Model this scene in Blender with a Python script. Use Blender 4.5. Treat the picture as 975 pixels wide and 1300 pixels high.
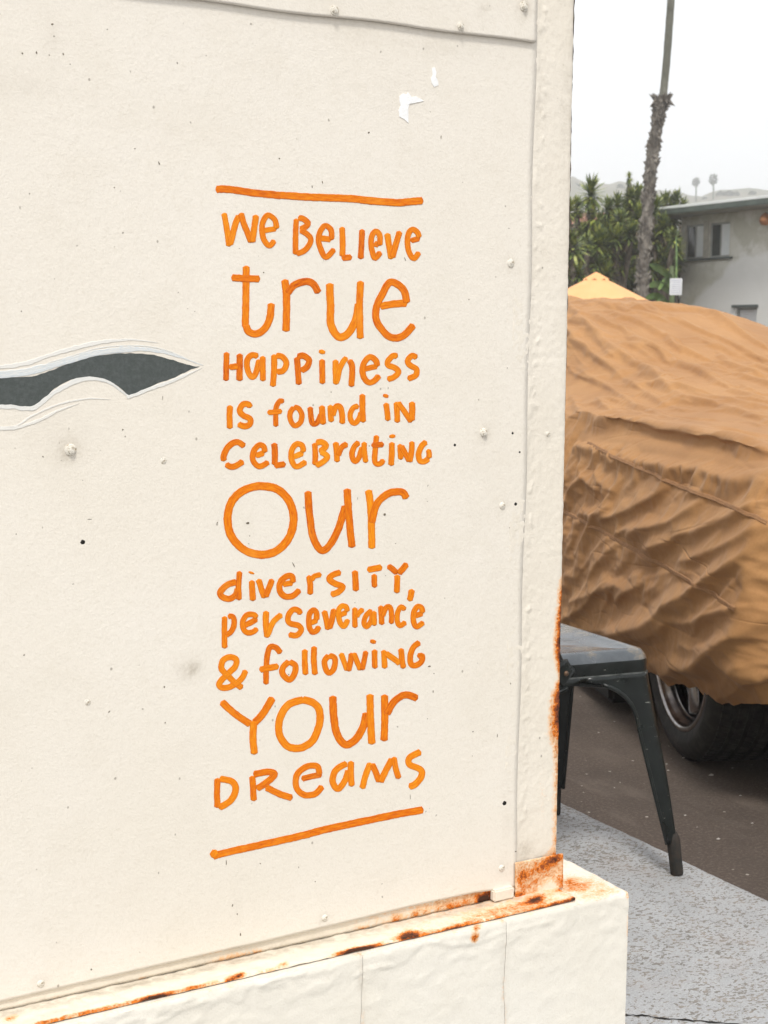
import bpy, bmesh, math, random
import numpy as np
from mathutils import Vector, Matrix

random.seed(7)
RNG = np.random.default_rng(7)
SC = bpy.context.scene
for o in list(bpy.data.objects):
    bpy.data.objects.remove(o)
COL = SC.collection
R = math.radians

# ------------------------------------------------------------------ camera
CAM_H = 1.08
YAW, PITCH, ROLL, FPX = -.5134305, .1237718, -.0053371, 1813.0
Fw = np.array([-math.sin(YAW) * math.cos(PITCH), math.cos(YAW) * math.cos(PITCH), -math.sin(PITCH)])
_r = np.cross(Fw, [0, 0, 1]); _r /= np.linalg.norm(_r); _d = -np.cross(_r, Fw)
Rt = _r * math.cos(ROLL) + _d * math.sin(ROLL)
Dn = -_r * math.sin(ROLL) + _d * math.cos(ROLL)
O0 = np.array([0, 0, CAM_H])
cam_d = bpy.data.cameras.new('camera'); cam = bpy.data.objects.new('camera', cam_d); COL.objects.link(cam)
M = Matrix(((Rt[0], -Dn[0], -Fw[0], 0), (Rt[1], -Dn[1], -Fw[1], 0), (Rt[2], -Dn[2], -Fw[2], CAM_H), (0, 0, 0, 1)))
cam.matrix_world = M
cam_d.sensor_fit = 'HORIZONTAL'; cam_d.sensor_width = 36; cam_d.lens = 36 * FPX / 975
cam_d.clip_start = .02; cam_d.clip_end = 5000
cam_d.dof.use_dof = True; cam_d.dof.focus_distance = 1.95; cam_d.dof.aperture_fstop = 24
SC.camera = cam

# ------------------------------------------------------------------ world, sun, exposure
SUN_EL, SUN_AZ = R(57), R(211)            # azimuth clockwise from +Y
w = bpy.data.worlds.new('World'); SC.world = w; w.use_nodes = True
nt = w.node_tree; nt.nodes.clear()
sky = nt.nodes.new('ShaderNodeTexSky'); sky.sky_type = 'NISHITA'; sky.sun_disc = False
sky.sun_elevation = SUN_EL; sky.sun_rotation = SUN_AZ; sky.dust_density = 4; sky.air_density = 1
hs = nt.nodes.new('ShaderNodeHueSaturation'); hs.inputs['Saturation'].default_value = .25
mx = nt.nodes.new('ShaderNodeMix'); mx.data_type = 'RGBA'; mx.inputs[0].default_value = .88
mx.inputs[7].default_value = (6.5, 6.6, 6.8, 1)      # even overcast layer over the clear sky
bg = nt.nodes.new('ShaderNodeBackground'); bg.inputs['Strength'].default_value = .1
ow = nt.nodes.new('ShaderNodeOutputWorld')
nt.links.new(sky.outputs[0], hs.inputs['Color']); nt.links.new(hs.outputs[0], mx.inputs[6])
nt.links.new(mx.outputs[2], bg.inputs[0]); nt.links.new(bg.outputs[0], ow.inputs[0])
sd = bpy.data.lights.new('sun', 'SUN'); sd.energy = 1.5; sd.angle = R(11); sd.color = (1, .965, .91)
so = bpy.data.objects.new('sun', sd); COL.objects.link(so)
sdir = Vector((math.sin(SUN_AZ) * math.cos(SUN_EL), math.cos(SUN_AZ) * math.cos(SUN_EL), math.sin(SUN_EL)))
so.rotation_euler = sdir.to_track_quat('Z', 'Y').to_euler(); so.location = (-3, -6, 9)
SC.view_settings.view_transform = 'Standard'; SC.view_settings.look = 'None'
SC.view_settings.exposure = .93; SC.view_settings.gamma = 1
SC.view_settings.use_curve_mapping = False
SC.cycles.volume_bounces = 4; SC.cycles.max_bounces = 12

# ------------------------------------------------------------------ geometry helpers
def ray(u, v): return (u - 487.5) / FPX * Rt + (v - 650) / FPX * Dn + Fw
def on_z(u, v, z): q = ray(u, v); return O0 + (z - CAM_H) / q[2] * q
def on_y(u, v, y): q = ray(u, v); return O0 + q * y / q[1]
def at_d(u, v, d):
    q = ray(u, v); return O0 + q * d / math.hypot(q[0], q[1])
def proj(P):
    P = np.asarray(P, float) - O0; z = P @ Fw
    return np.stack([487.5 + FPX * (P @ Rt) / z, 650 + FPX * (P @ Dn) / z], -1)

def link(name, me, mat=None, parent=None, loc=None, smooth=False):
    o = bpy.data.objects.new(name, me); COL.objects.link(o)
    if mat is not None and not me.materials: me.materials.append(mat)
    if parent is not None: o.parent = parent
    if loc is not None: o.location = loc
    if smooth and len(me.polygons):
        me.polygons.foreach_set('use_smooth', [True] * len(me.polygons))
    return o
def mesh(name, vs, fs, mat=None, parent=None, smooth=False, loc=None, attrs=None):
    me = bpy.data.meshes.new(name)
    me.from_pydata([tuple(map(float, v)) for v in vs], [], [tuple(int(i) for i in f) for f in fs])
    if attrs:
        for k, a in attrs.items():
            at = me.attributes.new(k, 'FLOAT', 'POINT'); at.data.foreach_set('value', np.asarray(a, np.float32))
    me.update()
    return link(name, me, mat, parent, loc, smooth)
def empty(name, label, cat, loc=(0, 0, 0), rz=0, group=None):
    o = bpy.data.objects.new(name, None); COL.objects.link(o); o.location = loc; o.rotation_euler = (0, 0, rz)
    o.empty_display_size = .1
    o['label'] = label; o['category'] = cat
    if group: o['group'] = group
    return o
def tag(o, label=None, cat=None, group=None, kind=None):
    if label: o['label'] = label
    if cat: o['category'] = cat
    if group: o['group'] = group
    if kind: o['kind'] = kind
    return o
def bev_box(name, x0, x1, y0, y1, z0, z1, mat, parent=None, b=.004, seg=2, loc=None):
    bm = bmesh.new(); bmesh.ops.create_cube(bm, size=1)
    for v in bm.verts:
        v.co = Vector((x0 + (v.co.x + .5) * (x1 - x0), y0 + (v.co.y + .5) * (y1 - y0), z0 + (v.co.z + .5) * (z1 - z0)))
    if b: bmesh.ops.bevel(bm, geom=bm.edges[:], offset=b, segments=seg, affect='EDGES')
    me = bpy.data.meshes.new(name); bm.to_mesh(me); bm.free()
    return link(name, me, mat, parent, loc)
def tube_data(pts, rad, n=10, cap=True):
    pts = [Vector(p) for p in pts]; vs = []; fs = []
    if not hasattr(rad, '__len__'): rad = [rad] * len(pts)
    prev = None
    for i, p in enumerate(pts):
        t = (pts[min(i + 1, len(pts) - 1)] - pts[max(i - 1, 0)]).normalized()
        if prev is None:
            a = t.orthogonal().normalized()
        else:
            a = (prev - t * prev.dot(t)).normalized()
        prev = a; b = t.cross(a)
        for k in range(n):
            th = 2 * math.pi * k / n
            vs.append(p + (a * math.cos(th) + b * math.sin(th)) * rad[i])
    for i in range(len(pts) - 1):
        for k in range(n):
            k2 = (k + 1) % n
            fs.append((i * n + k, i * n + k2, (i + 1) * n + k2, (i + 1) * n + k))
    if cap:
        fs.append(tuple(range(n - 1, -1, -1))); fs.append(tuple((len(pts) - 1) * n + k for k in range(n)))
    return vs, fs
def merge(parts):
    V = []; Fc = []
    for vs, fs in parts:
        o = len(V); V += list(vs); Fc += [tuple(i + o for i in f) for f in fs]
    return V, Fc
def lathe_data(prof, n=48, axis='y'):
    """prof: list of (radius, h); around local axis."""
    vs = []; fs = []
    for r_, h in prof:
        for k in range(n):
            th = 2 * math.pi * k / n
            a, b = r_ * math.cos(th), r_ * math.sin(th)
            vs.append((a, h, b) if axis == 'y' else ((h, a, b) if axis == 'x' else (a, b, h)))
    for i in range(len(prof) - 1):
        for k in range(n):
            k2 = (k + 1) % n
            fs.append((i * n + k, i * n + k2, (i + 1) * n + k2, (i + 1) * n + k))
    return vs, fs
def grid_faces(nu, nv):
    i = np.arange(nu * nv).reshape(nu, nv)
    return np.stack([i[:-1, :-1], i[1:, :-1], i[1:, 1:], i[:-1, 1:]], -1).reshape(-1, 4)
def catmull(P, per=6, closed=False):
    P = np.asarray(P, float); n = len(P)
    if n < 3 and not closed:
        t = np.linspace(0, 1, per * 2 + 1)[:, None]
        return P[0] * (1 - t) + P[-1] * t
    out = []
    rng = range(n) if closed else range(n - 1)
    for i in rng:
        if closed: p0, p1, p2, p3 = P[(i - 1) % n], P[i], P[(i + 1) % n], P[(i + 2) % n]
        else: p0, p1, p2, p3 = P[max(i - 1, 0)], P[i], P[i + 1], P[min(i + 2, n - 1)]
        for k in range(per):
            t = k / per
            out.append(.5 * ((2 * p1) + (-p0 + p2) * t + (2 * p0 - 5 * p1 + 4 * p2 - p3) * t * t + (-p0 + 3 * p1 - 3 * p2 + p3) * t ** 3))
    out.append(P[0] if closed else P[-1])
    return np.array(out)
_perm = RNG.permutation(512)
_g = RNG.normal(size=(512, 2)); _g /= np.linalg.norm(_g, axis=1)[:, None]
def perlin(x, y):
    xi = np.floor(x).astype(int); yi = np.floor(y).astype(int); xf = x - xi; yf = y - yi
    u = xf ** 3 * (xf * (xf * 6 - 15) + 10); v = yf ** 3 * (yf * (yf * 6 - 15) + 10)
    def g(a, b, dx, dy):
        h = _perm[(_perm[a & 511] + b) & 511]; return _g[h, 0] * dx + _g[h, 1] * dy
    return ((g(xi, yi, xf, yf) * (1 - u) + g(xi + 1, yi, xf - 1, yf) * u) * (1 - v) +
            (g(xi, yi + 1, xf, yf - 1) * (1 - u) + g(xi + 1, yi + 1, xf - 1, yf - 1) * u) * v) * 1.5

# ------------------------------------------------------------------ material helpers
class NM:
    def __init__(s, name, rough=.6, spec=.4, metal=0.):
        s.m = bpy.data.materials.new(name); s.m.use_nodes = True; s.t = s.m.node_tree
        s.b = s.t.nodes['Principled BSDF']; s.b.inputs['Roughness'].default_value = rough
        s.b.inputs['Specular IOR Level'].default_value = spec; s.b.inputs['Metallic'].default_value = metal
        s.co = s.n('ShaderNodeTexCoord').outputs['Object']; s.nrm = None
    def n(s, ty, **kw):
        x = s.t.nodes.new(ty)
        for k, v in kw.items(): setattr(x, k, v)
        return x
    def inp(s, sock, v):
        if hasattr(v, 'links') or hasattr(v, 'is_linked'): s.t.links.new(v, sock)
        elif isinstance(v, (tuple, list)) and len(v) == 3 and sock.type == 'RGBA': sock.default_value = (*v, 1)
        else: sock.default_value = v
    def mapv(s, scale=(1, 1, 1), rot=(0, 0, 0), loc=(0, 0, 0)):
        x = s.n('ShaderNodeMapping'); s.t.links.new(s.co, x.inputs[0])
        x.inputs['Scale'].default_value = scale; x.inputs['Rotation'].default_value = rot; x.inputs['Location'].default_value = loc
        return x.outputs[0]
    def noise(s, scale, detail=3, rough=.55, vec=None, dist=0.):
        x = s.n('ShaderNodeTexNoise'); s.t.links.new(vec or s.co, x.inputs['Vector'])
        x.inputs['Scale'].default_value = scale; x.inputs['Detail'].default_value = detail
        x.inputs['Roughness'].default_value = rough; x.inputs['Distortion'].default_value = dist
        return x.outputs['Fac']
    def voro(s, scale, feature='F1', vec=None, rnd=1., out='Distance'):
        x = s.n('ShaderNodeTexVoronoi', feature=feature); s.t.links.new(vec or s.co, x.inputs['Vector'])
        x.inputs['Scale'].default_value = scale; x.inputs['Randomness'].default_value = rnd
        return x.outputs[out]
    def ramp(s, fac, stops, interp='LINEAR'):
        x = s.n('ShaderNodeValToRGB'); s.t.links.new(fac, x.inputs[0]); r = x.color_ramp; r.interpolation = interp
        while len(r.elements) < len(stops): r.elements.new(.5)
        for e, (p, c) in zip(r.elements, stops):
            e.position = p; e.color = (*c, 1) if hasattr(c, '__len__') else (c, c, c, 1)
        return x.outputs[0]
    def rng(s, v, a, b, c=0., d=1., smooth=False):
        x = s.n('ShaderNodeMapRange'); x.clamp = True
        if smooth: x.interpolation_type = 'SMOOTHSTEP'
        s.t.links.new(v, x.inputs[0])
        for i, q in zip((1, 2, 3, 4), (a, b, c, d)): x.inputs[i].default_value = q
        return x.outputs[0]
    def math(s, op, a, b=0., c=0.):
        x = s.n('ShaderNodeMath', operation=op)
        for i, q in enumerate((a, b, c)): s.inp(x.inputs[i], q)
        return x.outputs[0]
    def mix(s, f, a, b, blend='MIX'):
        x = s.n('ShaderNodeMix', data_type='RGBA', blend_type=blend)
        s.inp(x.inputs[0], f); s.inp(x.inputs[6], a); s.inp(x.inputs[7], b); return x.outputs[2]
    def attr(s, name):
        return s.n('ShaderNodeAttribute', attribute_name=name).outputs['Fac']
    def bump(s, h, dist, strength=1.):
        x = s.n('ShaderNodeBump'); x.inputs['Strength'].default_value = strength; x.inputs['Distance'].default_value = dist
        s.t.links.new(h, x.inputs['Height'])
        if s.nrm: s.t.links.new(s.nrm, x.inputs['Normal'])
        s.nrm = x.outputs[0]
    def done(s, color=None, rough=None):
        if color is not None: s.inp(s.b.inputs['Base Color'], color)
        if rough is not None: s.inp(s.b.inputs['Roughness'], rough)
        if s.nrm: s.t.links.new(s.nrm, s.b.inputs['Normal'])
        return s.m

def simple(name, c1, c2=None, scale=8, rough=.7, metal=0., bump=0., bscale=60, spec=.4):
    m = NM(name, rough, spec, metal); c2 = c2 or tuple(x * .75 for x in c1)
    if bump: m.bump(m.noise(bscale, 4), bump)
    return m.done(m.mix(m.rng(m.noise(scale, 4), .35, .65), c1, c2))

# cream paint; 'rust' and 'dirt' are per-vertex wear amounts
def cream_paint(name, base=(.765, .715, .635), grain=1., rust=True, lumps=0., specks=True):
    m = NM(name, .48, .35)
    big = m.noise(2.3, 3); mid = m.noise(14, 4); fine = m.noise(240, 3, .6)
    c = m.mix(m.rng(big, .35, .65), base, tuple(b * f for b, f in zip(base, (.965, .955, .93))))
    c = m.mix(m.math('MULTIPLY', m.rng(mid, .5, .72), .35), c, tuple(b * f for b, f in zip(base, (.9, .885, .85))))
    c = m.mix(m.math('MULTIPLY', m.rng(fine, .52, .68), .22), c, tuple(b * f for b, f in zip(base, (.8, .77, .71))))
    if specks:
        v = m.voro(75, vec=m.mapv((1, 1, .8)))
        sel = m.rng(m.noise(75, 0, vec=m.mapv((1, 1, 1), loc=(3, 1, 2))), .71, .73)
        sp = m.math('MULTIPLY', m.rng(v, .13, .09), sel)
        c = m.mix(m.math('MULTIPLY', sp, .75), c, (.30, .27, .22))
    d = m.attr('dirt')
    dd = m.math('MULTIPLY', d, m.rng(m.noise(60, 5, .7), .3, .65))
    c = m.mix(dd, c, (.36, .31, .24))
    if rust:
        r_ = m.attr('rust')
        k = m.math('ADD', m.math('MULTIPLY', r_, 1.05), m.math('MULTIPLY', m.math('SUBTRACT', m.math('ADD', m.math('MULTIPLY', m.noise(95, 6, .72), .6), m.math('MULTIPLY', m.noise(330, 3, .7), .4)), .5), m.math('MINIMUM', m.math('MULTIPLY', r_, 6.), 2.3)))
        stain = m.rng(k, .10, .42, smooth=True)
        c = m.mix(m.math('MULTIPLY', stain, .85), c, (.80, .45, .21))
        c = m.mix(m.rng(k, .46, .66), c, (.74, .20, .015))
        c = m.mix(m.rng(k, .70, .86), c, (.24, .055, .012))
        c = m.mix(m.rng(k, .98, 1.12), c, (.05, .018, .008))
        rough = m.rng(k, .45, .7, .5, .92)
        m.bump(m.rng(k, .4, .7), .0012, .8)
    else: rough = None
    m.bump(m.noise(330 * grain, 3, .6), .0011, .36)
    m.bump(m.noise(90, 3, .5), .002, .22)
    if lumps:
        m.bump(m.noise(26, 5, .6, dist=.6), .007, lumps)
        m.bump(m.noise(9, 3, .5), .012, lumps * .6)
    return m.done(c, rough)

MAT_PANEL = cream_paint('cream_panel_paint', grain=1.)
MAT_PLATE = cream_paint('cream_plate_paint', base=(.755, .70, .61), lumps=.22)
MAT_IRON = cream_paint('rusty_iron_paint', base=(.77, .70, .59), lumps=.3)
MAT_BLOCK = cream_paint('thick_block_paint', base=(.765, .73, .655), lumps=.08, specks=False)

def orange_paint():
    m = NM('orange_brush_paint', .42, .25)
    ac = m.attr('across'); al = m.attr('along'); tone = m.attr('tone')
    cb = m.n('ShaderNodeCombineXYZ'); m.inp(cb.inputs[0], m.math('MULTIPLY', ac, 1.3)); m.inp(cb.inputs[1], m.math('MULTIPLY', al, .035)); m.inp(cb.inputs[2], m.math('MULTIPLY', tone, 37.))
    st = m.noise(2.6, 4, .65, vec=cb.outputs[0])
    cloud = m.noise(38, 2)
    k = m.math('ADD', m.math('MULTIPLY', st, .7), m.math('MULTIPLY', tone, .3))
    c = m.ramp(k, [(.28, (.42, .06, .001)), (.41, (.66, .14, .001)), (.54, (.76, .21, .002)), (.70, (.82, .31, .010))])
    c = m.mix(m.rng(cloud, .6, .78, 0, .45), c, (.86, .33, .03))
    edge = m.rng(m.math('ABSOLUTE', ac), .62, .98, smooth=True)
    c = m.mix(m.math('MULTIPLY', edge, m.rng(st, .35, .6, .05, .6)), c, (.38, .08, .002))
    m.bump(st, .0004, .6)
    return m.done(c)
MAT_ORANGE = orange_paint()
def white_brush():
    m = NM('white_brush_paint', .42, .4)
    ac = m.attr('across'); al = m.attr('along'); tone = m.attr('tone')
    cb = m.n('ShaderNodeCombineXYZ'); m.inp(cb.inputs[0], m.math('MULTIPLY', ac, 2.)); m.inp(cb.inputs[1], m.math('MULTIPLY', al, .06)); m.inp(cb.inputs[2], m.math('MULTIPLY', tone, 37.))
    st = m.noise(3., 4, .65, vec=cb.outputs[0])
    c = m.mix(m.math('MULTIPLY', tone, m.rng(st, .38, .62, .15, 1.)), (.76, .735, .68), (.50, .57, .62))
    m.bump(st, .0007, .5)
    return m.done(c)
MAT_WBRUSH = white_brush()
def dark_patch():
    m = NM('dark_mural_paint', .55, .35)
    m.bump(m.noise(330, 2, .5), .0011, .35)
    return m.done(m.mix(m.rng(m.noise(200, 4, .7), .4, .75), (.060, .070, .066), (.09, .10, .098)))
MAT_PATCH = dark_patch()
MAT_CHIP = simple('chipped_paint_dark', (.10, .085, .06), (.22, .18, .13), 300, .9)
MAT_PAPER = simple('white_paper_scrap', (.88, .88, .87), (.80, .80, .80), 80, .8, bump=.0006, bscale=200)
MAT_SCREW = NM('painted_screw', .4, .5)
MAT_SCREW = MAT_SCREW.done(MAT_SCREW.mix(MAT_SCREW.rng(MAT_SCREW.noise(260, 3), .5, .66), (.70, .66, .58), (.33, .26, .17)))
MAT_HOLE = simple('screw_hole_dark', (.012, .01, .008), rough=1)
MAT_TRIM = NM('dark_brown_sealant', .7, .3)
MAT_TRIM.bump(MAT_TRIM.noise(150, 4), .003, .6)
MAT_TRIM = MAT_TRIM.done(MAT_TRIM.mix(MAT_TRIM.rng(MAT_TRIM.noise(90, 5, .7), .5, .68), (.055, .035, .022), (.35, .27, .19)))

# ------------------------------------------------------------------ THE WALL
YW = 1.570           # face of the corner plate
XR = 1.168           # right edge of the wall
HB = .302            # top of the masonry base
def warp(x, z):
    x = np.asarray(x, float); z = np.asarray(z, float)
    return .0013 * np.sin(x * 5.1 + z * 2.3) + .0009 * np.sin(z * 7.3 - x * 3.1 + 1.0)
YP = YW - .0022      # face of the main panel, before its slight warp
def pw(u, v, h=0.):
    """photo point -> wall point, h metres proud of the main panel"""
    p = on_y(u, v, YP); p[1] = YP + float(warp(p[0], p[2])) - h
    return p

wall = empty('metal_clad_wall', 'cream painted sheet metal wall with orange hand painted lettering and rusty lower corner', 'wall', (0, 0, 0))

def blobs(P, items):
    """sum of soft spots; items (x,z,rx,rz,amount)"""
    a = np.zeros(len(P))
    for x, z, rx, rz, k in items:
        a += k * np.exp(-(((P[:, 0] - x) / rx) ** 2 + ((P[:, 2] - z) / rz) ** 2))
    return a
def spot(u, v, ru, rv, k, y=None):
    p = on_y(u, v, y or YP); s = p[1] / FPX * 1.2
    return (p[0], p[2], ru * s * 1.05, rv * s, k)

def plate(name, xs, zs, yf, thick, mat, dirt=(), rust=(), xedge=None, zedge=None, warpf=warp, parent=wall, rustfn=None):
    nx, nz = len(xs), len(zs)
    X, Z = np.meshgrid(xs, zs, indexing='ij')
    if xedge is not None:      # last column follows xedge(z)
        k = np.clip((X - xs[-12]) / (xs[-1] - xs[-12]), 0, 1); X = X + k * (xedge(Z) - xs[-1])
    if zedge is not None:
        k = np.clip((zs[12] - Z) / (zs[12] - zs[0]), 0, 1); Z = Z + k * (zedge(X) - zs[0])
    Y = yf + warpf(X, Z)
    P = np.stack([X, Y, Z], -1).reshape(-1, 3)
    i = np.arange(nx * nz).reshape(nx, nz)
    F4 = grid_faces(nx, nz)
    ring = np.concatenate([i[:, 0], i[-1, 1:], i[-2::-1, -1], i[0, -2:0:-1]])
    B = P[ring].copy(); B[:, 1] += thick
    nb = len(P); m_ = len(ring)
    j = np.arange(m_); sk = np.stack([ring[j], nb + j, nb + (j + 1) % m_, ring[(j + 1) % m_]], -1)
    V = np.vstack([P, B])
    d = np.clip(blobs(V, dirt), 0, 1); r_ = np.clip(blobs(V, rust), 0, 1.6)
    if rustfn is not None: r_ = r_ + rustfn(V)
    o = mesh(name, V, [tuple(f) for f in F4] + [tuple(f) for f in sk], mat, parent, attrs={'dirt': d, 'rust': r_})
    sm = np.zeros(len(F4) + len(sk), bool); sm[:len(F4)] = True
    o.data.polygons.foreach_set('use_smooth', sm)
    return o

# main panel
screws = [(89, 571, 7, 'big'), (663, 9, 6.5, 'hex'), (583, 34, 5, 'hex'), (423, 14, 6, 'hex'), (649, 334, 6, 'flat'), (614, 549, 6, 'big'),
          (638, 642, 5, 'flat'), (697, 551, 4, 'flush'), (207, 585, 4, 'flush'), (637, 1102, 5, 'flat'), (412, 1165, 4.5, 'pan'), (52, 1249, 4.5, 'pan'), (111, 891, 4, 'flush')]
xe_pts = [pw(655, 1128), pw(682, 55)]
def xedge(Z):
    t = (Z - xe_pts[0][2]) / (xe_pts[1][2] - xe_pts[0][2])
    return xe_pts[0][0] + t * (xe_pts[1][0] - xe_pts[0][0]) + .0012 * np.sin(Z * 23)
be = [pw(u, v) for u, v in ((0, 1273), (90, 1252), (180, 1231), (272, 1210), (323, 1198.5), (450, 1168), (526, 1149.5), (602, 1133.5), (653, 1127))]
bex = [p[0] for p in be]; bez = [p[2] for p in be]
def zedge(X): return np.interp(X, bex, bez)
dirt_main = [spot(89, 571, 14, 14, .2), spot(86, 574, 8, 9, .9), spot(82, 555, 30, 30, .12), spot(614, 551, 9, 12, .5), spot(240, 849, 13, 10, .75), spot(648, 336, 9, 10, .3),
             spot(25, 100, 40, 12, .14), spot(65, 50, 9, 22, .18), spot(300, 1150, 6, 16, .15), spot(20, 115, 60, 6, .1), spot(638, 643, 7, 8, .35),
             spot(412, 1167, 8, 9, .35), spot(52, 1250, 8, 9, .35), spot(637, 1103, 8, 9, .3), spot(300, 1206, 26, 5, .35), spot(645, 1030, 8, 60, .12),
             spot(560, 60, 120, 12, .10), spot(440, 30, 60, 18, .08), spot(500, 120, 26, 30, .08)]
rust_main = [spot(645, 1128, 14, 3, .25), spot(275, 1209, 30, 3, .25), spot(600, 1134, 30, 2.5, .2)]
xs = np.concatenate([np.linspace(-1.3, .33, 30)[:-1], np.arange(.33, xe_pts[0][0] - .004, .005), [xe_pts[0][0]]])
zs = np.concatenate([np.arange(.305, 1.56, .005), np.linspace(1.56, 2.36, 18)[1:]]); zs[0] = .305
plate('main_panel', xs, zs, YP, .0028, MAT_PANEL, dirt_main, rust_main, xedge, zedge)

# upper panel lapping over it
ub = [pw(235, -1, .004), pw(330, 11.5, .004), pw(500, 31, .004), pw(682, 55, .004)]
uxs = np.concatenate([np.linspace(-1.3, .33, 20)[:-1], np.arange(.33, ub[3][0], .006)])
uzs = np.concatenate([np.arange(1.452, 1.6, .006), np.linspace(1.61, 2.362, 14)]); uzs[0] = ub[3][2]
def uz(X): return np.interp(X, [p[0] for p in ub], [p[2] for p in ub]) + .0008 * np.sin(X * 31)
plate('upper_panel', uxs, uzs, YP - .0048, .0035, MAT_PANEL,
      [spot(663, 10, 10, 12, .6), spot(612, 12, 8, 6, .4), spot(583, 36, 7, 9, .3), spot(423, 15, 8, 9, .3), spot(675, 50, 10, 4, .3)], [], None, uz)

# corner plate, with the heavy rust on its right edge
def edge_rust(V):
    x = V[:, 0]; z = V[:, 2]
    z0 = on_y(704, 740, YW)[2]; z1 = on_y(704, 1085, YW)[2]
    e = np.exp(-((XR - x) / .007) ** 2) * np.clip((z0 + .02 - z) / .03, 0, 1)
    t = np.clip((z0 - z) / (z0 - z1), 0, 1)
    amt = np.interp(t, [0, .08, .2, .27, .34, .42, .5, .56, .62, .75, 1], [.65, .75, 1.15, 1.05, .5, 1.0, 1.05, .7, .5, .40, .38])
    wide = np.interp(t, [0, .2, .26, .34, .42, .55, .62, 1], [1.0, 1.6, 1.6, .9, 2.2, 2.5, 1.4, 1.5])
    e = np.exp(-((XR - x) / (.0065 * wide)) ** 2) * np.clip((z0 + .02 - z) / .03, 0, 1)
    return e * amt
def lump_warp(X, Z):
    sx = xe_pts[0][0] + (Z - xe_pts[0][2]) / (xe_pts[1][2] - xe_pts[0][2]) * (xe_pts[1][0] - xe_pts[0][0])
    d = X - sx
    n1 = perlin(X * 60, Z * 45); n2 = perlin(X * 150 + 9, Z * 130)
    ridge = np.exp(-((d - .006) / .005) ** 2) * np.clip(n1 * 2.2 - .35, 0, 1) * .0012
    ridge2 = np.exp(-((d - .012) / .006) ** 2) * np.clip(perlin(X * 120 + 4, Z * 105) * 2.4 - .8, 0, 1) * .0022
    fil = (YW - YP - warp(X, Z) - .0004) * np.exp(-(np.maximum(d, 0) / .0045) ** 2)
    lip = -np.clip((X - (XR - .004)) / .004, 0, 1) ** 2 * .0018
    return -(ridge + ridge2) - fil + n2 * .00035 + perlin(X * 18, Z * 9 + 3) * .0006 - lip
cxs = np.concatenate([np.arange(xe_pts[0][0] - .02, XR, .0022), [XR]])
czs = np.concatenate([np.arange(.312, 1.56, .0032), np.linspace(1.56, 2.36, 14)[1:]])
plate('corner_plate', cxs, czs, YW, .004, MAT_PLATE,
      [spot(668, 1080, 14, 12, .6), spot(690, 1090, 20, 8, .5), spot(686, 130, 9, 40, .2), spot(720, 150, 10, 60, .22), spot(726, 180, 9, 330, .22), spot(697, 552, 6, 6, .3), spot(668, 900, 5, 120, .15)],
      [spot(700, 1088, 14, 10, .3), spot(690, 1010, 10, 60, .14)], lambda Z: XR + .0009 * perlin(Z * 0 + 3.3, Z * 55), None, lump_warp, wall, edge_rust)

# body of the kiosk behind the clad face
bev_box('side_panel', XR - .030, XR - .0015, YW + .0052, 4.2, HB + .012, 2.36, MAT_PLATE, wall, .001)
bev_box('side_panel', -1.30, -1.27, YW + .0052, 4.2, HB + .012, 2.36, MAT_PLATE, wall, .001)
bev_box('roof_panel', -1.36, XR + .05, YW - .05, 4.26, 2.364, 2.43, MAT_PLATE, wall, .006)
# dark sealant strip on the side, ending part way down
zt = on_y(717, 549, YW)[2]
n = 260; zz = np.linspace(zt, 2.35, n)
jx = XR + .0030 + .0012 * perlin(zz * 90, zz * 0 + 1.5) + .0035 * np.clip((zz - zt) / 1., 0, 1) * .5
vs = []
for z, x in zip(zz, jx):
    vs += [(XR - .001, YW + .0055, z), (x, YW + .0055, z), (x, YW + .028, z), (XR - .001, YW + .028, z)]
fs = []
for i in range(n - 1):
    for k in range(4):
        fs.append((i * 4 + k, i * 4 + (k + 1) % 4, i * 4 + 4 + (k + 1) % 4, i * 4 + 4 + k))
fs += [(3, 2, 1, 0), tuple((n - 1) * 4 + k for k in range(4))]
mesh('edge_sealant', vs, fs, MAT_TRIM, wall)

# angle iron at the foot of the panel: standing leg and lying leg
def iron_grid(name, A, B, C_, D_, nu, nv, mat, rust, dirt, thick, nrm, bulge=.0006, off=0.):
    """A,B near/low edge ends, C_,D_ far/high edge ends"""
    A, B, C_, D_ = (np.array(q, float) for q in (A, B, C_, D_))
    u = np.linspace(0, 1, nu)[:, None, None]; v = np.linspace(0, 1, nv)[None, :, None]
    P = (A * (1 - u) + B * u) * (1 - v) + (C_ * (1 - u) + D_ * u) * v
    N = np.array(nrm, float)
    L = np.linalg.norm(B - A); W = np.linalg.norm(C_ - A)
    U = u[..., 0] * L + 0 * v[..., 0]; Vv = v[..., 0] * W + 0 * u[..., 0]
    P = P + N * (bulge * (perlin(U * 40 + off, Vv * 60) + .5 * perlin(U * 110 + off, Vv * 120)))[..., None]
    P = P.reshape(-1, 3); i = np.arange(nu * nv).reshape(nu, nv)
    F4 = grid_faces(nu, nv)
    ring = np.concatenate([i[:, 0], i[-1, 1:], i[-2::-1, -1], i[0, -2:0:-1]])
    Bk = P[ring] - N * thick; nb = len(P); m_ = len(ring); j = np.arange(m_)
    sk = np.stack([ring[j], nb + j, nb + (j + 1) % m_, ring[(j + 1) % m_]], -1)
    V = np.vstack([P, Bk])
    return mesh(name, V, [tuple(f) for f in F4] + [tuple(f) for f in sk], mat, wall, True,
                attrs={'rust': rust(V), 'dirt': dirt(V)})
def spots_on(V, items):      # items (u,v,r_metres,amount): spots traced on the photo, in world metres
    px = proj(V); a = np.zeros(len(V))
    for u, v, ru, rv, k in items:
        a += k * np.exp(-(((px[:, 0] - u) / ru) ** 2 + ((px[:, 1] - v - (px[:, 0] - u) * -.225) / rv) ** 2))
    return a
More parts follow.
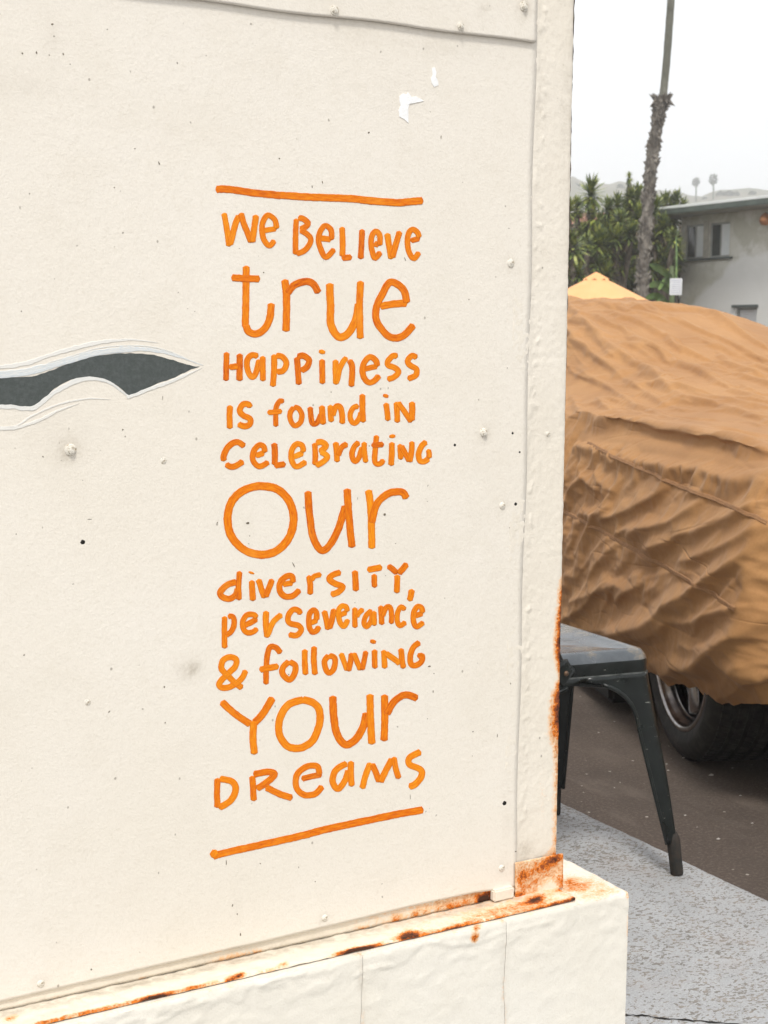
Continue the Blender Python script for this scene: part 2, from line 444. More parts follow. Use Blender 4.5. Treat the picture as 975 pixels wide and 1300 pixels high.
YF = YW + .0015
X1 = on_z(735, 1142, HB + .004)[0]
iron_grid('standing_flange', (-1.27, YF, HB + .0045), (1.104, YF, HB + .0045), (-1.27, YF, HB + .040), (1.104, YF, HB + .040), 900, 12, MAT_IRON,
          lambda V: .30 * np.clip((V[:, 0] - .80) / .25, 0, 1) + .07 + spots_on(V, [(620, 1140, 16, 9, .75), (612, 1143, 6, 8, .5), (575, 1150, 18, 6, .3), (530, 1160, 10, 4, .35), (502, 1168, 5, 5, .5), (460, 1180, 8, 4, .3), (300, 1216, 30, 7, .33), (325, 1210, 5, 4, .4), (290, 1226, 6, 4, .4), (180, 1246, 5, 4, .45), (72, 1270, 5, 4, .35), (120, 1262, 60, 6, .1)]),
          lambda V: spots_on(V, [(300, 1218, 50, 8, .5), (560, 1155, 80, 5, .3)]) + .22 * np.exp(-((V[:, 2] - HB - .004) / .006) ** 2), .003, (0, -1, 0))
iron_grid('lying_flange', (-1.27, 1.5235, HB + .0035), (X1, 1.5235, HB + .0035), (-1.27, YF, HB + .0040), (X1, YF, HB + .0040), 900, 20, MAT_IRON,
          lambda V: .05 + .16 * np.clip((V[:, 0] - .75) / .3, 0, 1) + .42 * np.exp(-((V[:, 1] - 1.5235) / .0035) ** 2) * np.clip(.45 + 1.6 * perlin(V[:, 0] * 16, V[:, 0] * 0 + .5), 0, 1.3) + spots_on(V, [(197, 1268, 17, 5, .95), (300, 1240, 9, 4, .7), (290, 1246, 9, 4, .6), (306, 1238, 5, 3, .5), (360, 1224, 7, 3, .4), (14, 1293, 9, 4, .5), (520, 1189, 16, 5, 1.0), (515, 1185, 10, 4, .4), (448, 1209, 16, 5, .9), (600, 1177, 22, 3, .7), (640, 1168, 30, 3, .7), (680, 1142, 10, 5, .85), (700, 1150, 30, 3.5, .8), (735, 1140, 10, 4, .9), (722, 1126, 18, 4, .6), (668, 1148, 25, 6, .3), (620, 1160, 30, 6, .25), (470, 1203, 20, 3, .6), (560, 1184, 30, 3, .5)]),
          lambda V: .75 * np.exp(-((V[:, 1] - 1.562) / .010) ** 2) + spots_on(V, [(260, 1256, 90, 5, .2), (60, 1290, 60, 8, .3)]), .0034, (0, 0, 1), .0011, 5.)
# rusty bracket standing in front of the corner plate
ba, bb, bc, bd = on_y(655, 1140, YW - .006), on_y(715, 1127, YW - .006), on_y(655, 1096, YW - .006), on_y(715, 1084, YW - .006)
iron_grid('corner_bracket', ba, bb, bc, bd, 46, 34, MAT_IRON,
          lambda V: .34 + spots_on(V, [(665, 1112, 8, 10, .42), (690, 1100, 14, 8, .42), (705, 1090, 12, 6, .55), (660, 1136, 8, 5, .55), (712, 1120, 5, 12, .3), (676, 1122, 9, 7, .2)]) - spots_on(V, [(698, 1126, 10, 5, .35)]),
          lambda V: 0 * V[:, 0], .003, (0, -1, 0), .0007, 9.)
# caulk block and paint lumps along the flange
p = on_y(638, 1137, YW - .004)
bev_box('caulk_block', p[0] - .018, p[0] + .016, YW - .010, YW + .001, HB + .005, HB + .0215, MAT_PLATE, wall, .0022)

# masonry base: painted blocks with tight joints, joints where the photo shows the cracks
joints = [1.252, on_y(641.5, 1200, 1.512)[0], on_y(459, 1262, 1.512)[0]]
base = empty('masonry_base', 'low cream painted block base with cracked joints carrying the metal wall', 'plinth', (0, 0, 0))
while joints[-1] > -1.2: joints.append(joints[-1] - .46)
BLOCK_RIDGES = [[(150, 1303), (175, 1294), (200, 1298), (225, 1284), (245, 1276), (262, 1270)], [(330, 1252), (345, 1244), (362, 1240), (385, 1238), (430, 1229)],
                [(450, 1240), (470, 1230), (485, 1228), (500, 1226)], [(545, 1196), (575, 1199), (600, 1197), (630, 1187), (655, 1180), (700, 1171)]]
def block(x0, x1, y0, y1, first):
    nu, nv = max(8, int((x1 - x0) / .0034)), 96
    X, Z = np.meshgrid(np.linspace(x0, x1, nu), np.linspace(0.0, HB - .0015, nv), indexing='ij')
    e = np.minimum(np.minimum(X - x0, x1 - X), HB - .0015 - Z)
    rnd = .0011 * np.exp(-(HB - .0015 - Z) / .0012) + .0004 * np.exp(-np.minimum(X - x0, x1 - X) / .0015)
    big = np.maximum(0, .0013 - .0 * e) * 0
    Yd = y0 + rnd + 0.0006 * perlin(X * 22, Z * 22) + .0003 * perlin(X * 70 + 5, Z * 70) - .0016 * np.clip(perlin(X * 30 + 8, Z * 46) * 5 - .6, 0, 1) * np.exp(-(HB - Z) / .05) - .0003 * np.clip(perlin(X * 16 + 2, Z * 24) * 6 - .5, 0, 1)
    for xe in ([x0] if first else [x0, x1]):
        X = X + np.exp(-np.abs(X - xe) / .01) * (.0022 * perlin(Z * 14, Z * 0 + .5) + .0008 * perlin(Z * 60, Z * 0 + 3.5))
    q3 = proj(np.stack([X, Yd, Z], -1).reshape(-1, 3))
    for pl in BLOCK_RIDGES:
        c_ = catmull(np.array(pl, float), 10); c_[:, 1] += 1.6 * perlin(c_[:, 0] * .16, c_[:, 0] * 0 + 2.5)
        dm = np.min(np.hypot(q3[:, None, 0] - c_[None, :, 0], q3[:, None, 1] - c_[None, :, 1]), 1).reshape(X.shape)
        Yd = Yd - .0017 * np.exp(-(dm / 2.0) ** 2)
    P = np.stack([X, Yd, Z], -1).reshape(-1, 3)
    parts = [(P, [tuple(f) for f in grid_faces(nu, nv)])]
    # top
    nt_ = 26; X2, Y2 = np.meshgrid(np.linspace(x0, x1, nu), np.linspace(0, 1, nt_), indexing='ij')
    edge = P.reshape(nu, nv, 3)[:, -1, 1][:, None]
    Y3 = edge + (y0 + .14 - edge) * Y2
    Z3 = HB - .0015 + .0008 * perlin(X2 * 40, Y3 * 40) * np.clip(Y2 * 8, 0, 1)
    T = np.stack([X2, Y3, Z3], -1).reshape(-1, 3)
    parts.append((T, [tuple(f) for f in grid_faces(nu, nt_)]))
    if first:
        ny = 160; Ys, Zs = np.meshgrid(np.linspace(0, 1, ny), np.linspace(0, HB - .0015, nv), indexing='ij')
        yy = P.reshape(nu, nv, 3)[-1, :, 1][None, :] + Ys * (y1 - y0)
        Xs = x1 - .0018 * np.exp(-(HB - .0015 - Zs) / .002) + .001 * perlin(yy * 25, Zs * 25) * np.clip(Ys * 20, 0, 1)
        S = np.stack([Xs, yy, Zs], -1).reshape(-1, 3)
        parts.append((S, [tuple(f) for f in grid_faces(ny, nv)]))
        parts.append(([(x0, y0 + .14, HB - .0018), (x1 - .0018, y0 + .14, HB - .0018), (x1 - .0018, y1, HB - .0018), (x0, y1, HB - .0018)], [(0, 1, 2, 3)]))
        parts.append(([(x0, y0 + .01, 0), (x0, y1, 0), (x0, y1, HB - .002), (x0, y0 + .01, HB - .002)], [(0, 1, 2, 3)]))
    else:
        for xx in (x0, x1):
            parts.append(([(xx, y0 + .001, 0), (xx, y0 + .14, 0), (xx, y0 + .14, HB - .002), (xx, y0 + .001, HB - .002)], [(0, 1, 2, 3)]))
    V, Fc = merge(parts); V = np.array(V, float)
    px = proj(V)
    jr = .30 * np.exp(-(np.minimum(np.abs(V[:, 0] - x0), np.abs(V[:, 0] - x1 if not first else 9)) / .006) ** 2) * (V[:, 1] < y0 + .01)
    jr *= np.clip(.4 + 1.2 * perlin(V[:, 0] * 0 + x0 * 9, V[:, 2] * 22), 0, 1)
    topr = .16 * np.exp(-((V[:, 2] - HB) / .004) ** 2)
    rust = topr + .8 * jr * .8 + spots_on(V, [(603, 1190, 5, 6, .8), (604, 1178, 5, 4, .5), (735, 1126, 26, 7, .42), (722, 1120, 10, 5, .5), (760, 1134, 25, 6, .22), (797, 1137, 3, 4, .5), (797, 1180, 2.5, 40, .25)])
    dirt = jr * 1.0 + spots_on(V, [(485, 1230, 8, 3, .5), (460, 1250, 3, 10, .4), (750, 1120, 30, 14, .25)])
    o = mesh('base_block', V, Fc, MAT_BLOCK, base, True, attrs={'rust': np.clip(rust, 0, 1.5), 'dirt': np.clip(dirt, 0, 1)})
for i in range(len(joints) - 1):
    block(joints[i + 1] + .0002, joints[i] - (.0002 if i else 0), 1.512, 4.3 if i == 0 else 1.7, i == 0)
bev_box('core', -1.2, joints[1] - .05, 1.53, 4.3, 0, HB - .01, MAT_BLOCK, base, .002)

# ------------------------------------------------------------------ screws and holes
def screw(u, v, rp, kind):
    up = v < 40 and u > 235
    p = pw(u, v, .0048 if up else 0)
    if u > 690: p[1] = YW
    rad = rp * p[1] / FPX * 1.15
    t = -Vector((0, 1, 0)); parts = []
    def disc(r0, r1, h0, h1, n=14, seg=None):
        n = seg or n; vs = []; 
        for (r_, h) in ((r0, h0), (r1, h1)):
            for k in range(n):
                th = 2 * math.pi * k / n + .3
                vs.append((r_ * math.cos(th), -h, r_ * math.sin(th)))
        fs = [tuple((k, (k + 1) % n, n + (k + 1) % n, n + k)) for k in range(n)] + [tuple(range(n, 2 * n))]
        return vs, fs
    if kind in ('hex', 'big'):
        parts += [disc(rad, rad * .92, 0, .0012, 16), disc(rad * .62, rad * .55, .0012, .0048, seg=6), disc(rad * .3, rad * .25, .0048, .0053, 8)]
        if kind == 'big': parts += [disc(rad * 1.02, rad * .8, .0, .0022, 16)]
    elif kind in ('flat', 'pan'):
        parts += [disc(rad, rad * .8, 0, .0014, 16), disc(rad * .8, rad * .3, .0014, .0022, 16), disc(rad * .22, rad * .2, .0022, .0028, 6)]
    else:
        parts += [disc(rad, rad * .85, 0, .0005, 14), disc(rad * .6, rad * .5, .0005, .0012, 12)]
    vs, fs = merge(parts)
    mesh('screw', vs, fs, MAT_SCREW, wall, False, tuple(p))
for s in screws: screw(*s)
def hole(u, v, rp):
    p = pw(u, v, .0003); rad = rp * p[1] / FPX; n = 12
    vs = [(rad * (1 + .15 * math.sin(k * 2.3)) * math.cos(2 * math.pi * k / n), 0, rad * (1 + .1 * math.cos(k * 1.7)) * math.sin(2 * math.pi * k / n)) for k in range(n)]
    vs += [(a * 1.35, .0003, c * 1.35) for a, b, c in vs[:n]]
    mesh('screw_hole', vs, [tuple(range(n))] + [(k, n + k, n + (k + 1) % n, (k + 1) % n) for k in range(n)], MAT_HOLE, wall, False, tuple(p))
for q in ((104.5, 688, 2.4), (641, 1020, 2.8), (655, 640, 2.0), (577.5, 565, 1.6), (651, 550, 1.5), (660, 574, 1.3)): hole(*q)
# specks and chips of the paint
chips = []
def chip(u, v, a, b, ang, h=.00025):
    p = pw(u, v, h); s = p[1] / FPX; n = 7; vs = []
    for k in range(n):
        th = 2 * math.pi * k / n; q = 1 + random.uniform(-.3, .3)
        x, z = a * s * math.cos(th) * q, b * s * math.sin(th) * q
        vs.append((p[0] + x * math.cos(ang) - z * math.sin(ang), p[1], p[2] + x * math.sin(ang) + z * math.cos(ang)))
    vs.append((p[0], p[1] - .0002, p[2]))
    chips.append((vs, [(k, (k + 1) % n, n) for k in range(n)]))
for u, v, a, b, g in ((66, 31, 2, 1.2, .3), (68, 46, 1, .8, 0), (46, 67, 1, 1.6, 0), (62, 70, .8, .8, 0), (80, 69, 1, 1.6, .3), (397, 237, .8, 2, .2), (410, 231, .8, 1.8, .2), (515, 329, .6, 3.6, .5),
                      (335, 346, 1, 1, 0), (488, 653, 1.8, 2, 0), (314, 664, 2.6, 1.6, 0), (316, 680, .8, 1, 0), (315, 690, .8, .8, 0), (372, 717, .6, 4, .5), (295, 1149, .9, 2.4, -.4), (301, 1160, .9, 1.4, 0), (305, 1186, 1, 2, .1),
                      (287, 1095, .7, 5, .05), (379, 1101, .7, 2, 0), (400, 1119, 1, 1, 0), (521, 1012, .5, 4.5, .05), (561, 174, .8, 3.2, -.1), (469, 168, 2, 1, .5), (145, 238, .9, .9, 0), (28, 68, 1, 1, 0), (225, 80, .8, 1.6, .2),
                      (202, 207, .8, 2, .4), (551, 855, 1, 1, 0), (550, 878, .8, 2, 0), (545, 846, 2.5, 1.2, 0), (138, 903, 1.6, .9, .8), (209, 917, 1, .9, 0), (30, 831, 1.2, 1, 0), (113, 659, 3, .4, 0), (206, 505, .5, 2.8, 0), (612, 19, 3.6, 1.6, -.4), (620, 14, 3, .5, -1),
                      (649, 868, .8, 1.4, 0), (632, 934, .7, 3, 0), (116, 1231, 1, 1.2, 0), (655, 1081, 1.4, 1, 0), (600, 960, .7, .7, 0), (596, 380, 1, 1, 0)):
    chip(u, v, a, b, g)
for _ in range(55):
    u = random.uniform(5, 648); v = random.uniform(25, 1120); s = random.choice([.45, .5, .6, .8])
    chip(u, v, s * random.uniform(.8, 1.6), s * random.uniform(.8, 1.5), random.uniform(0, 3))
vs, fs = merge(chips)
tag(mesh('paint_chips', vs, fs, MAT_CHIP, wall), kind='stuff')
# torn scraps of white paper stuck on the panel
for poly in ([(508, 122), (513, 118), (517, 120), (519, 117), (524, 123), (529, 122), (536, 126), (539, 128), (529, 129), (521, 130), (519, 138), (518, 147), (519.5, 156), (514, 151), (508, 148), (507, 140), (509.5, 134), (508, 128)],
             [(549, 86), (553, 85), (555, 92), (554, 97), (557, 103), (557.5, 108), (552, 110), (549, 105), (548, 100), (550, 95)]):
    n = len(poly); top = [pw(u, v, .0007) for u, v in poly]; c = np.mean(top, 0); c[1] -= .0003
    bot = [pw(u, v, 0.) for u, v in poly]
    mesh('paper_scrap', top + bot + [c], [(k, (k + 1) % n, 2 * n) for k in range(n)] + [(k, n + k, n + (k + 1) % n, (k + 1) % n) for k in range(n)], MAT_PAPER, wall)

# ------------------------------------------------------------------ brush strokes
def stroke_data(P, width, h0, tone, taper=(1, 1), blunt=True, bead=.00014, thick=.00022, wob=.06):
    """P: photo-pixel polyline traced; -> ribbon with raised edges lying on the panel"""
    L = np.concatenate([[0], np.cumsum(np.linalg.norm(np.diff(P, axis=0), axis=1))])
    n = max(6, int(L[-1] / 1.7)); l = np.linspace(0, L[-1], n)
    Q = np.stack([np.interp(l, L, P[:, 0]), np.interp(l, L, P[:, 1])], -1)
    T = np.gradient(Q, axis=0)
    # smooth the tangents a little
    T = (T + np.vstack([T[:1], T[:-1]]) + np.vstack([T[1:], T[-1:]])) / 3
    T /= np.linalg.norm(T, axis=1)[:, None] + 1e-9; N = np.stack([-T[:, 1], T[:, 0]], -1)
    sd_ = random.uniform(0, 99)
    wL = width / 2 * (1 + wob * perlin(l * .12 + sd_, l * 0 + .5) + .05 * perlin(l * .5 + sd_, l * 0 + 7.5))
    wR = width / 2 * (1 + wob * perlin(l * .12 + sd_ + 31, l * 0 + .5) + .05 * perlin(l * .5 + sd_, l * 0 + 17.5))
    e = width * .22                                 # rounded brush ends
    ends = np.minimum(1, np.sqrt(np.clip(1 - np.clip(1 - l / e, 0, 1) ** 2.6, 0, 1)) * taper[0] + (l / e > 1) * 0)
    if taper[0] < 1: ends = np.minimum(ends, taper[0] + (1 - taper[0]) * np.clip(l / (L[-1] * .35), 0, 1))
    e2 = np.sqrt(np.clip(1 - np.clip(1 - (L[-1] - l) / e, 0, 1) ** 2.6, 0, 1))
    if taper[1] < 1: e2 = np.minimum(e2, taper[1] + (1 - taper[1]) * np.clip((L[-1] - l) / (L[-1] * .35), 0, 1))
    k = np.maximum(.22, np.minimum(ends, e2)) if blunt else np.maximum(.03, np.minimum(ends, e2))
    wL = wL * k; wR = wR * k
    sec = [(-1.0, 0.), (-.93, .75), (-.80, 1.), (-.5, .42), (-.15, .55), (.2, .40), (.55, .5), (.82, .95), (.94, .7), (1.0, 0.)]
    vs = []; ac = []; al = []; m_ = len(sec)
    for i in range(n):
        for (a, h) in sec:
            off = N[i] * (a * (wL[i] if a < 0 else wR[i]))
            hh = (thick + bead * h) * min(1, k[i] * 1.2) if h > 0 else -.0004
            vs.append(pw(Q[i, 0] + off[0], Q[i, 1] + off[1], h0 + hh if h > 0 else 0 * h0)); ac.append(a); al.append(l[i])
    fs = [tuple(f) for f in grid_faces(n, m_)]
    fs += [tuple(range(m_)), tuple((n - 1) * m_ + q for q in range(m_ - 1, -1, -1))]
    return vs, fs, ac, al, [tone] * len(vs)

def painted(name, strokes, mat, label=None, h=0.):
    V = []; Fc = []; A = []; B = []; C_ = []
    for i, st in enumerate(strokes):
        vs, fs, a, b, t = stroke_data(*st[:2], h + (.00010 if mat is MAT_ORANGE else .00003) * i, *st[2:])
        o = len(V); V += vs; Fc += [tuple(q + o for q in f) for f in fs]; A += a; B += b; C_ += t
    o = mesh(name, V, Fc, mat, wall, True, attrs={'across': A, 'along': B, 'tone': C_})
    if label: o['label'] = label
    return o

CR = {'A': (275, 260, 6.5), 'B': (400, 260, 6.5), 'C': (275, 430, 6.5), 'D': (400, 430, 6.5), 'E': (265, 700, 6.5), 'F': (400, 700, 6.5),
      'G': (265, 330, 3.4821), 'H': (265, 870, 3.4821), 'I': (265, 940, 3.4821), 'J': (260, 480, 3.25), 'K': (260, 220, 3.25), 'L': (250, 860, 3.25)}
LET = """
A|W|We|6.6|62,65 80,160 95,250 106,345|190,85 165,140 135,240 112,335|200,65 225,150 258,230 290,312|330,82 315,180 296,312
A|e|We|6.2|382,214 440,205 500,196|500,200 484,125 428,85 388,135 378,210 395,290 440,338 482,290
A|B|Believe|6.4|662,112 655,250 655,412|675,112 712,112 758,148 742,178 690,206|690,206 748,240 782,285 758,345 715,385 658,405
B|e|Believe|6.2|30,272 80,278 140,288|140,292 136,210 90,172 52,210 32,285 55,375 95,432 165,362
B|L|Believe|6.4|228,180 232,300 230,430|222,438 260,436 310,430
B|I|Believe|6.6|393,200 388,320 381,450
B|e|Believe|6.2|490,318 535,330|538,338 540,255 505,218 474,260 468,330 480,398 502,440 546,385
B|v|Believe|6.4|600,232 615,330 634,450|705,215 668,340 642,440
B|e|Believe|6.2|790,296 835,285 872,275|866,275 850,228 810,202 776,240 768,320 785,400 822,442 866,388
G|t|true|8.4|167,25 165,150 162,300|163,285 178,318 215,326 252,298 272,250 276,190|100,78 165,82 228,84
G|r|true|8.4|337,85 345,170 342,318|348,150 378,112 430,95 465,108 487,148
G|u|true|8.6|536,102 540,200 541,285 575,340 620,322 652,260 664,190|673,92 668,200 671,350
G|e|true|8.4|757,205 820,195 880,190|878,192 862,130 806,98 770,150 742,212 746,275 800,340 860,336 908,285
C|H|Happiness|6.6|82,110 78,240 76,350|190,122 189,240 188,350|98,235 180,226
C|a|Happiness|6.3|345,148 295,134 252,175 256,260 292,318 328,270 350,170|380,142 380,250 381,352
C|p|Happiness|6.5|474,128 474,250 462,398|485,140 540,148 576,200 550,262 492,276
C|p|Happiness|6.5|662,150 670,250 678,382|665,152 712,140 762,175 745,232 692,266
C|i|Happiness|6.6|874,90 866,128|870,168 872,270 872,375
D|n|Happiness|6.3|170,172 170,280 174,380|178,360 200,260 232,190 268,155|282,172 308,240 298,398
D|e|Happiness|6.2|388,256 450,240 518,228|514,232 505,182 455,150 408,195 391,260 408,328 450,362 498,340 530,298
D|s|Happiness|6.2|685,150 645,142 600,188 608,222 660,240 690,275 650,318 594,336
D|s|Happiness|6.4|845,160 804,140 766,182 786,220 838,252 832,302 762,332
C|I|Is|7.6|108,548 104,640 107,745
C|s|Is|6.4|275,572 262,540 215,542 187,590 215,632 274,662 268,708 220,722 172,700
C|f|found|6.0|555,525 525,512 498,545 486,600 486,728|415,608 480,605 540,596
C|o|found|6.2|640,562 606,610 608,670 642,718 690,688 700,620 670,572 632,566
C|u|found|6.4|770,560 776,640 792,702 830,690 862,618|868,550 872,640 879,710
D|n|found|6.2|125,545 127,620 132,690|140,640 172,560 208,568 224,640 222,705
D|d|found|6.2|362,555 315,570 290,620 295,672 325,698 362,660 378,600|390,455 390,570 396,692
D|i|in|6.0|588,456 579,488|585,528 594,600 600,680
D|N|in|6.4|670,520 676,610 679,695|682,522 740,605 796,690|800,518 802,600 798,680
C|C|Celebrating|6.6|230,890 165,852 98,885 55,965 60,1012|70,1030 110,1055 162,1045 218,1008
C|e|Celebrating|6.2|312,965 350,955 392,938|394,942 386,890 346,878 302,930 296,1000 342,1052 398,1035 424,1010
C|L|Celebrating|6.6|474,858 477,950 476,1045|470,1048 520,1040 568,1034
C|e|Celebrating|6.2|618,978 665,962 714,940|712,940 705,885 658,868 618,920 615,1000 656,1056 738,1012
C|B|Celebrating|6.4|805,858 812,950 806,1045|815,858 862,852 902,882 862,922 840,932|850,930 912,968 880,1012 812,1048
D|r|Celebrating|6.2|166,850 176,930 180,1020|185,970 215,898 268,866
D|a|Celebrating|6.2|365,852 322,890 302,960 326,1012 362,975 388,890|404,850 406,940 418,1025
D|t|Celebrating|6.0|506,795 496,900 490,1005 512,1035 548,1022 560,992|462,880 515,876 568,872
D|i|Celebrating|6.6|636,788 638,822|632,852 632,950 626,1050
D|N|Celebrating|6.2|700,868 704,940 707,1000|706,880 745,950 782,1015|798,845 796,930 778,1020
D|G|Celebrating|6.2|922,848 880,885 854,950 866,1008 905,1012 940,985|930,910 942,950 938,990
J|O|Our|8.8|232,442 160,462 108,510 92,580 106,650 160,708 232,728 300,708 348,652 364,580 346,508 292,456 210,444
J|u|Our|8.8|424,465 430,560 446,660 478,710 512,690 550,620 578,525|586,455 592,560 606,700
J|r|Our|8.6|674,460 685,560 688,705|686,600 708,520 758,476 812,470 833,498
E|d|diversity|6.6|228,250 150,272 92,330 102,370 160,390 215,358 236,300|250,160 240,280 246,402
E|i|diversity|6.6|350,165 343,185|350,235 354,320 360,408
E|v|diversity|6.4|404,225 430,310 456,385|520,225 492,300 462,378
E|e|diversity|6.4|602,272 645,265 692,258|688,260 685,208 642,202 588,250 580,320 620,368 690,364 748,312
E|r|diversity|6.2|822,195 832,270 834,358|838,242 870,202 928,190
F|s|diversity|6.4|212,172 150,188 112,225 152,260 225,290 190,332 124,358
F|I|diversity|6.6|325,155 330,240 335,330
F|T|diversity|6.6|425,152 490,142 553,130|486,185 486,240 490,300
F|Y|diversity|6.6|596,115 640,148 680,182|760,98 718,148 684,185|676,190 676,260 671,345
F|comma|diversity|6.4|798,310 790,360 777,412
E|p|perseverance|6.4|126,532 124,650 126,800|150,532 195,540 204,600 180,658 132,694
E|e|perseverance|6.2|282,610 340,585 396,552|392,550 368,522 312,522 276,570 278,630 312,668 368,658 395,628
E|r|perseverance|6.4|468,488 466,590 480,712|482,690 528,580 600,516
E|s|perseverance|6.2|752,522 738,488 690,480 652,530 660,588 738,612 758,650 718,692 652,682
E|e|perseverance|6.0|828,588 862,580 896,562|886,570 884,502 856,484 826,520 822,600 846,662 888,650 905,612
F|v|perseverance|6.2|70,485 90,570 104,648|155,470 136,560 112,640
F|e|perseverance|5.8|192,530 225,515 262,500|262,500 254,458 215,452 190,490 198,570 230,618 260,582 264,555
F|r|perseverance|6.0|325,460 325,550 328,632|335,545 362,502 400,474
F|a|perseverance|6.0|468,482 418,530 402,590 424,622 458,575 474,510|484,490 485,560 488,615
F|n|perseverance|6.0|540,445 545,530 550,608|552,540 585,465 618,462 630,530 626,600
F|c|perseverance|6.0|744,486 710,456 682,500 676,570 700,612 750,580
F|e|perseverance|6.0|818,532 860,520 892,508|888,512 878,466 846,456 816,500 812,580 840,622 898,582
E|ampersand|and|6.6|275,1128 210,1080 160,1030 102,970 112,900 170,870 222,892 212,950 150,1010 86,1078 90,1115 150,1122 230,1080 278,1030 300,975
E|f|following|6.6|590,842 550,792 500,790 476,870 470,980 468,1098|412,975 490,960 575,945
E|o|following|6.4|662,905 612,950 606,1010 660,1058 704,1010 710,940 658,908
E|l|following|6.2|790,805 788,900 797,1020
E|l|following|7.0|866,780 864,900 874,1020
F|o|following|6.2|115,856 76,900 85,970 115,1002 154,960 160,880 108,856
F|w|following|6.0|210,835 236,910 266,985|298,835 290,910 272,990|315,835 345,910 374,980|418,818 405,890 386,980
F|i|following|6.4|480,726 472,762|490,808 490,890 494,968
F|N|following|6.4|565,812 570,890 575,968|578,835 640,880 705,928|708,798 716,880 730,968
F|G|following|6.4|868,750 812,790 786,860 792,928 830,942 878,910 884,862 842,866
H|Y|Your|8.6|52,70 120,130 185,172|282,52 240,120 198,168|197,155 194,230 200,305
H|o|Your|8.8|420,62 350,85 312,150 312,220 350,270 410,275 460,240 488,170 488,110 460,76 410,62
H|u|Your|9.0|547,45 551,130 566,215 605,262 652,235 684,180 697,120|712,38 715,150 721,262
H|r|Your|8.4|777,40 778,150 775,248|785,130 820,72 870,42 925,60
I|D|Dreams|7.6|38,165 35,230 37,298|45,168 100,180 118,215 95,265 42,298
I|R|Dreams|7.4|190,155 195,210 198,268|195,150 260,138 290,150 250,188 210,214|250,205 310,235 370,254
I|e|Dreams|7.2|408,170 455,158 500,150|488,152 478,114 430,116 390,150 386,205 420,240 470,236 502,200
I|a|Dreams|7.2|612,100 562,130 547,180 570,214 600,180 618,130|628,90 628,150 632,204
I|M|Dreams|7.2|715,98 692,160 678,215|720,102 738,140 755,185|812,80 790,120 758,186|818,72 826,120 841,170
I|S|Dreams|7.2|940,50 890,75 888,106 938,130 940,162 912,195 884,206
"""
for line in LET.strip().split('\n'):
    f = line.split('|'); ox, oy, sc = CR[f[0]]; wd = float(f[3]); st = []
    base_tone = random.uniform(.38, .66)
    for q in f[4:]:
        P = np.array([[float(a) for a in t.split(',')] for t in q.split()]); P = P / sc + np.array([ox, oy])
        st.append((catmull(P, 7), wd * (1.20 if wd < 7 else 1.12) * random.uniform(.94, 1.06), float(np.clip(base_tone + random.uniform(-.24, .24), 0, 1))))
    w_ = f[2]
    lab = {'comma': 'orange painted comma after "diversity"', 'ampersand': 'orange painted ampersand sign'}.get(f[1], 'orange painted letter %s of "%s"' % (f[1], w_))
    painted('letter' if f[1] not in ('comma', 'ampersand') else f[1], st, MAT_ORANGE, lab)
def bar(cr, pieces, wd, lab):
    ox, oy, sc = CR[cr]; st = []
    for q, t in pieces:
        P = np.array([[float(a) for a in s.split(',')] for s in q.split()]) / sc + np.array([ox, oy]); st.append((catmull(P, 8), wd, t))
    painted('painted_line', st, MAT_ORANGE, lab)
bar('K', [('45,66 100,66 200,80 320,92', .3), ('310,90 440,98 600,104 700,116', .5), ('640,108 780,120 840,118 905,112', .45)], 9.6, 'orange brush line above the lettering')
bar('L', [('455,646 520,630 600,612 800,570 936,546', .35), ('62,738 120,722 300,682 468,645', .4), ('60,742 80,712', .7)], 9.4, 'orange brush line below the lettering')

# dark remnant of an older mural and the pale strokes brushed round it
up = [(-30, 480), (0, 479), (40, 477.5), (62, 471), (88, 461.5), (117, 453), (140, 449.5), (165, 448.5), (185, 449), (205, 453), (225, 459), (240, 463.5), (253, 465.5)]
lo = [(238, 471), (222, 479), (200, 487), (183, 494), (165, 502.5), (153, 493), (138, 484), (123, 479.5), (105, 479), (90, 482), (72, 491), (60, 502), (48, 512), (36, 517), (15, 515), (0, 513.5), (-30, 514)]
poly = np.array(up + lo, float)
def smooth_poly(P, per=4):
    a = catmull(P[:13], per); b = catmull(P[12:], per); return np.vstack([a[:-1], b[:]])
pp = smooth_poly(poly); pp = pp + np.stack([.5 * perlin(pp[:, 0] * .3, pp[:, 1] * .3), .9 * perlin(pp[:, 0] * .22 + 4, pp[:, 1] * .5)], -1)
bm = bmesh.new(); tv = [bm.verts.new(pw(u, v, .00025)) for u, v in pp]; bm.faces.new(tv)
bmesh.ops.triangulate(bm, faces=bm.faces[:])
bv = [bm.verts.new(pw(u, v, -.0004)) for u, v in pp]
for k in range(len(tv)): bm.faces.new((tv[k], bv[k], bv[(k + 1) % len(tv)], tv[(k + 1) % len(tv)]))
me = bpy.data.meshes.new('dark_mural_patch'); bm.to_mesh(me); bm.free()
tag(link('dark_mural_patch', me, MAT_PATCH, wall), 'dark grey green wave shaped remnant of an older mural')
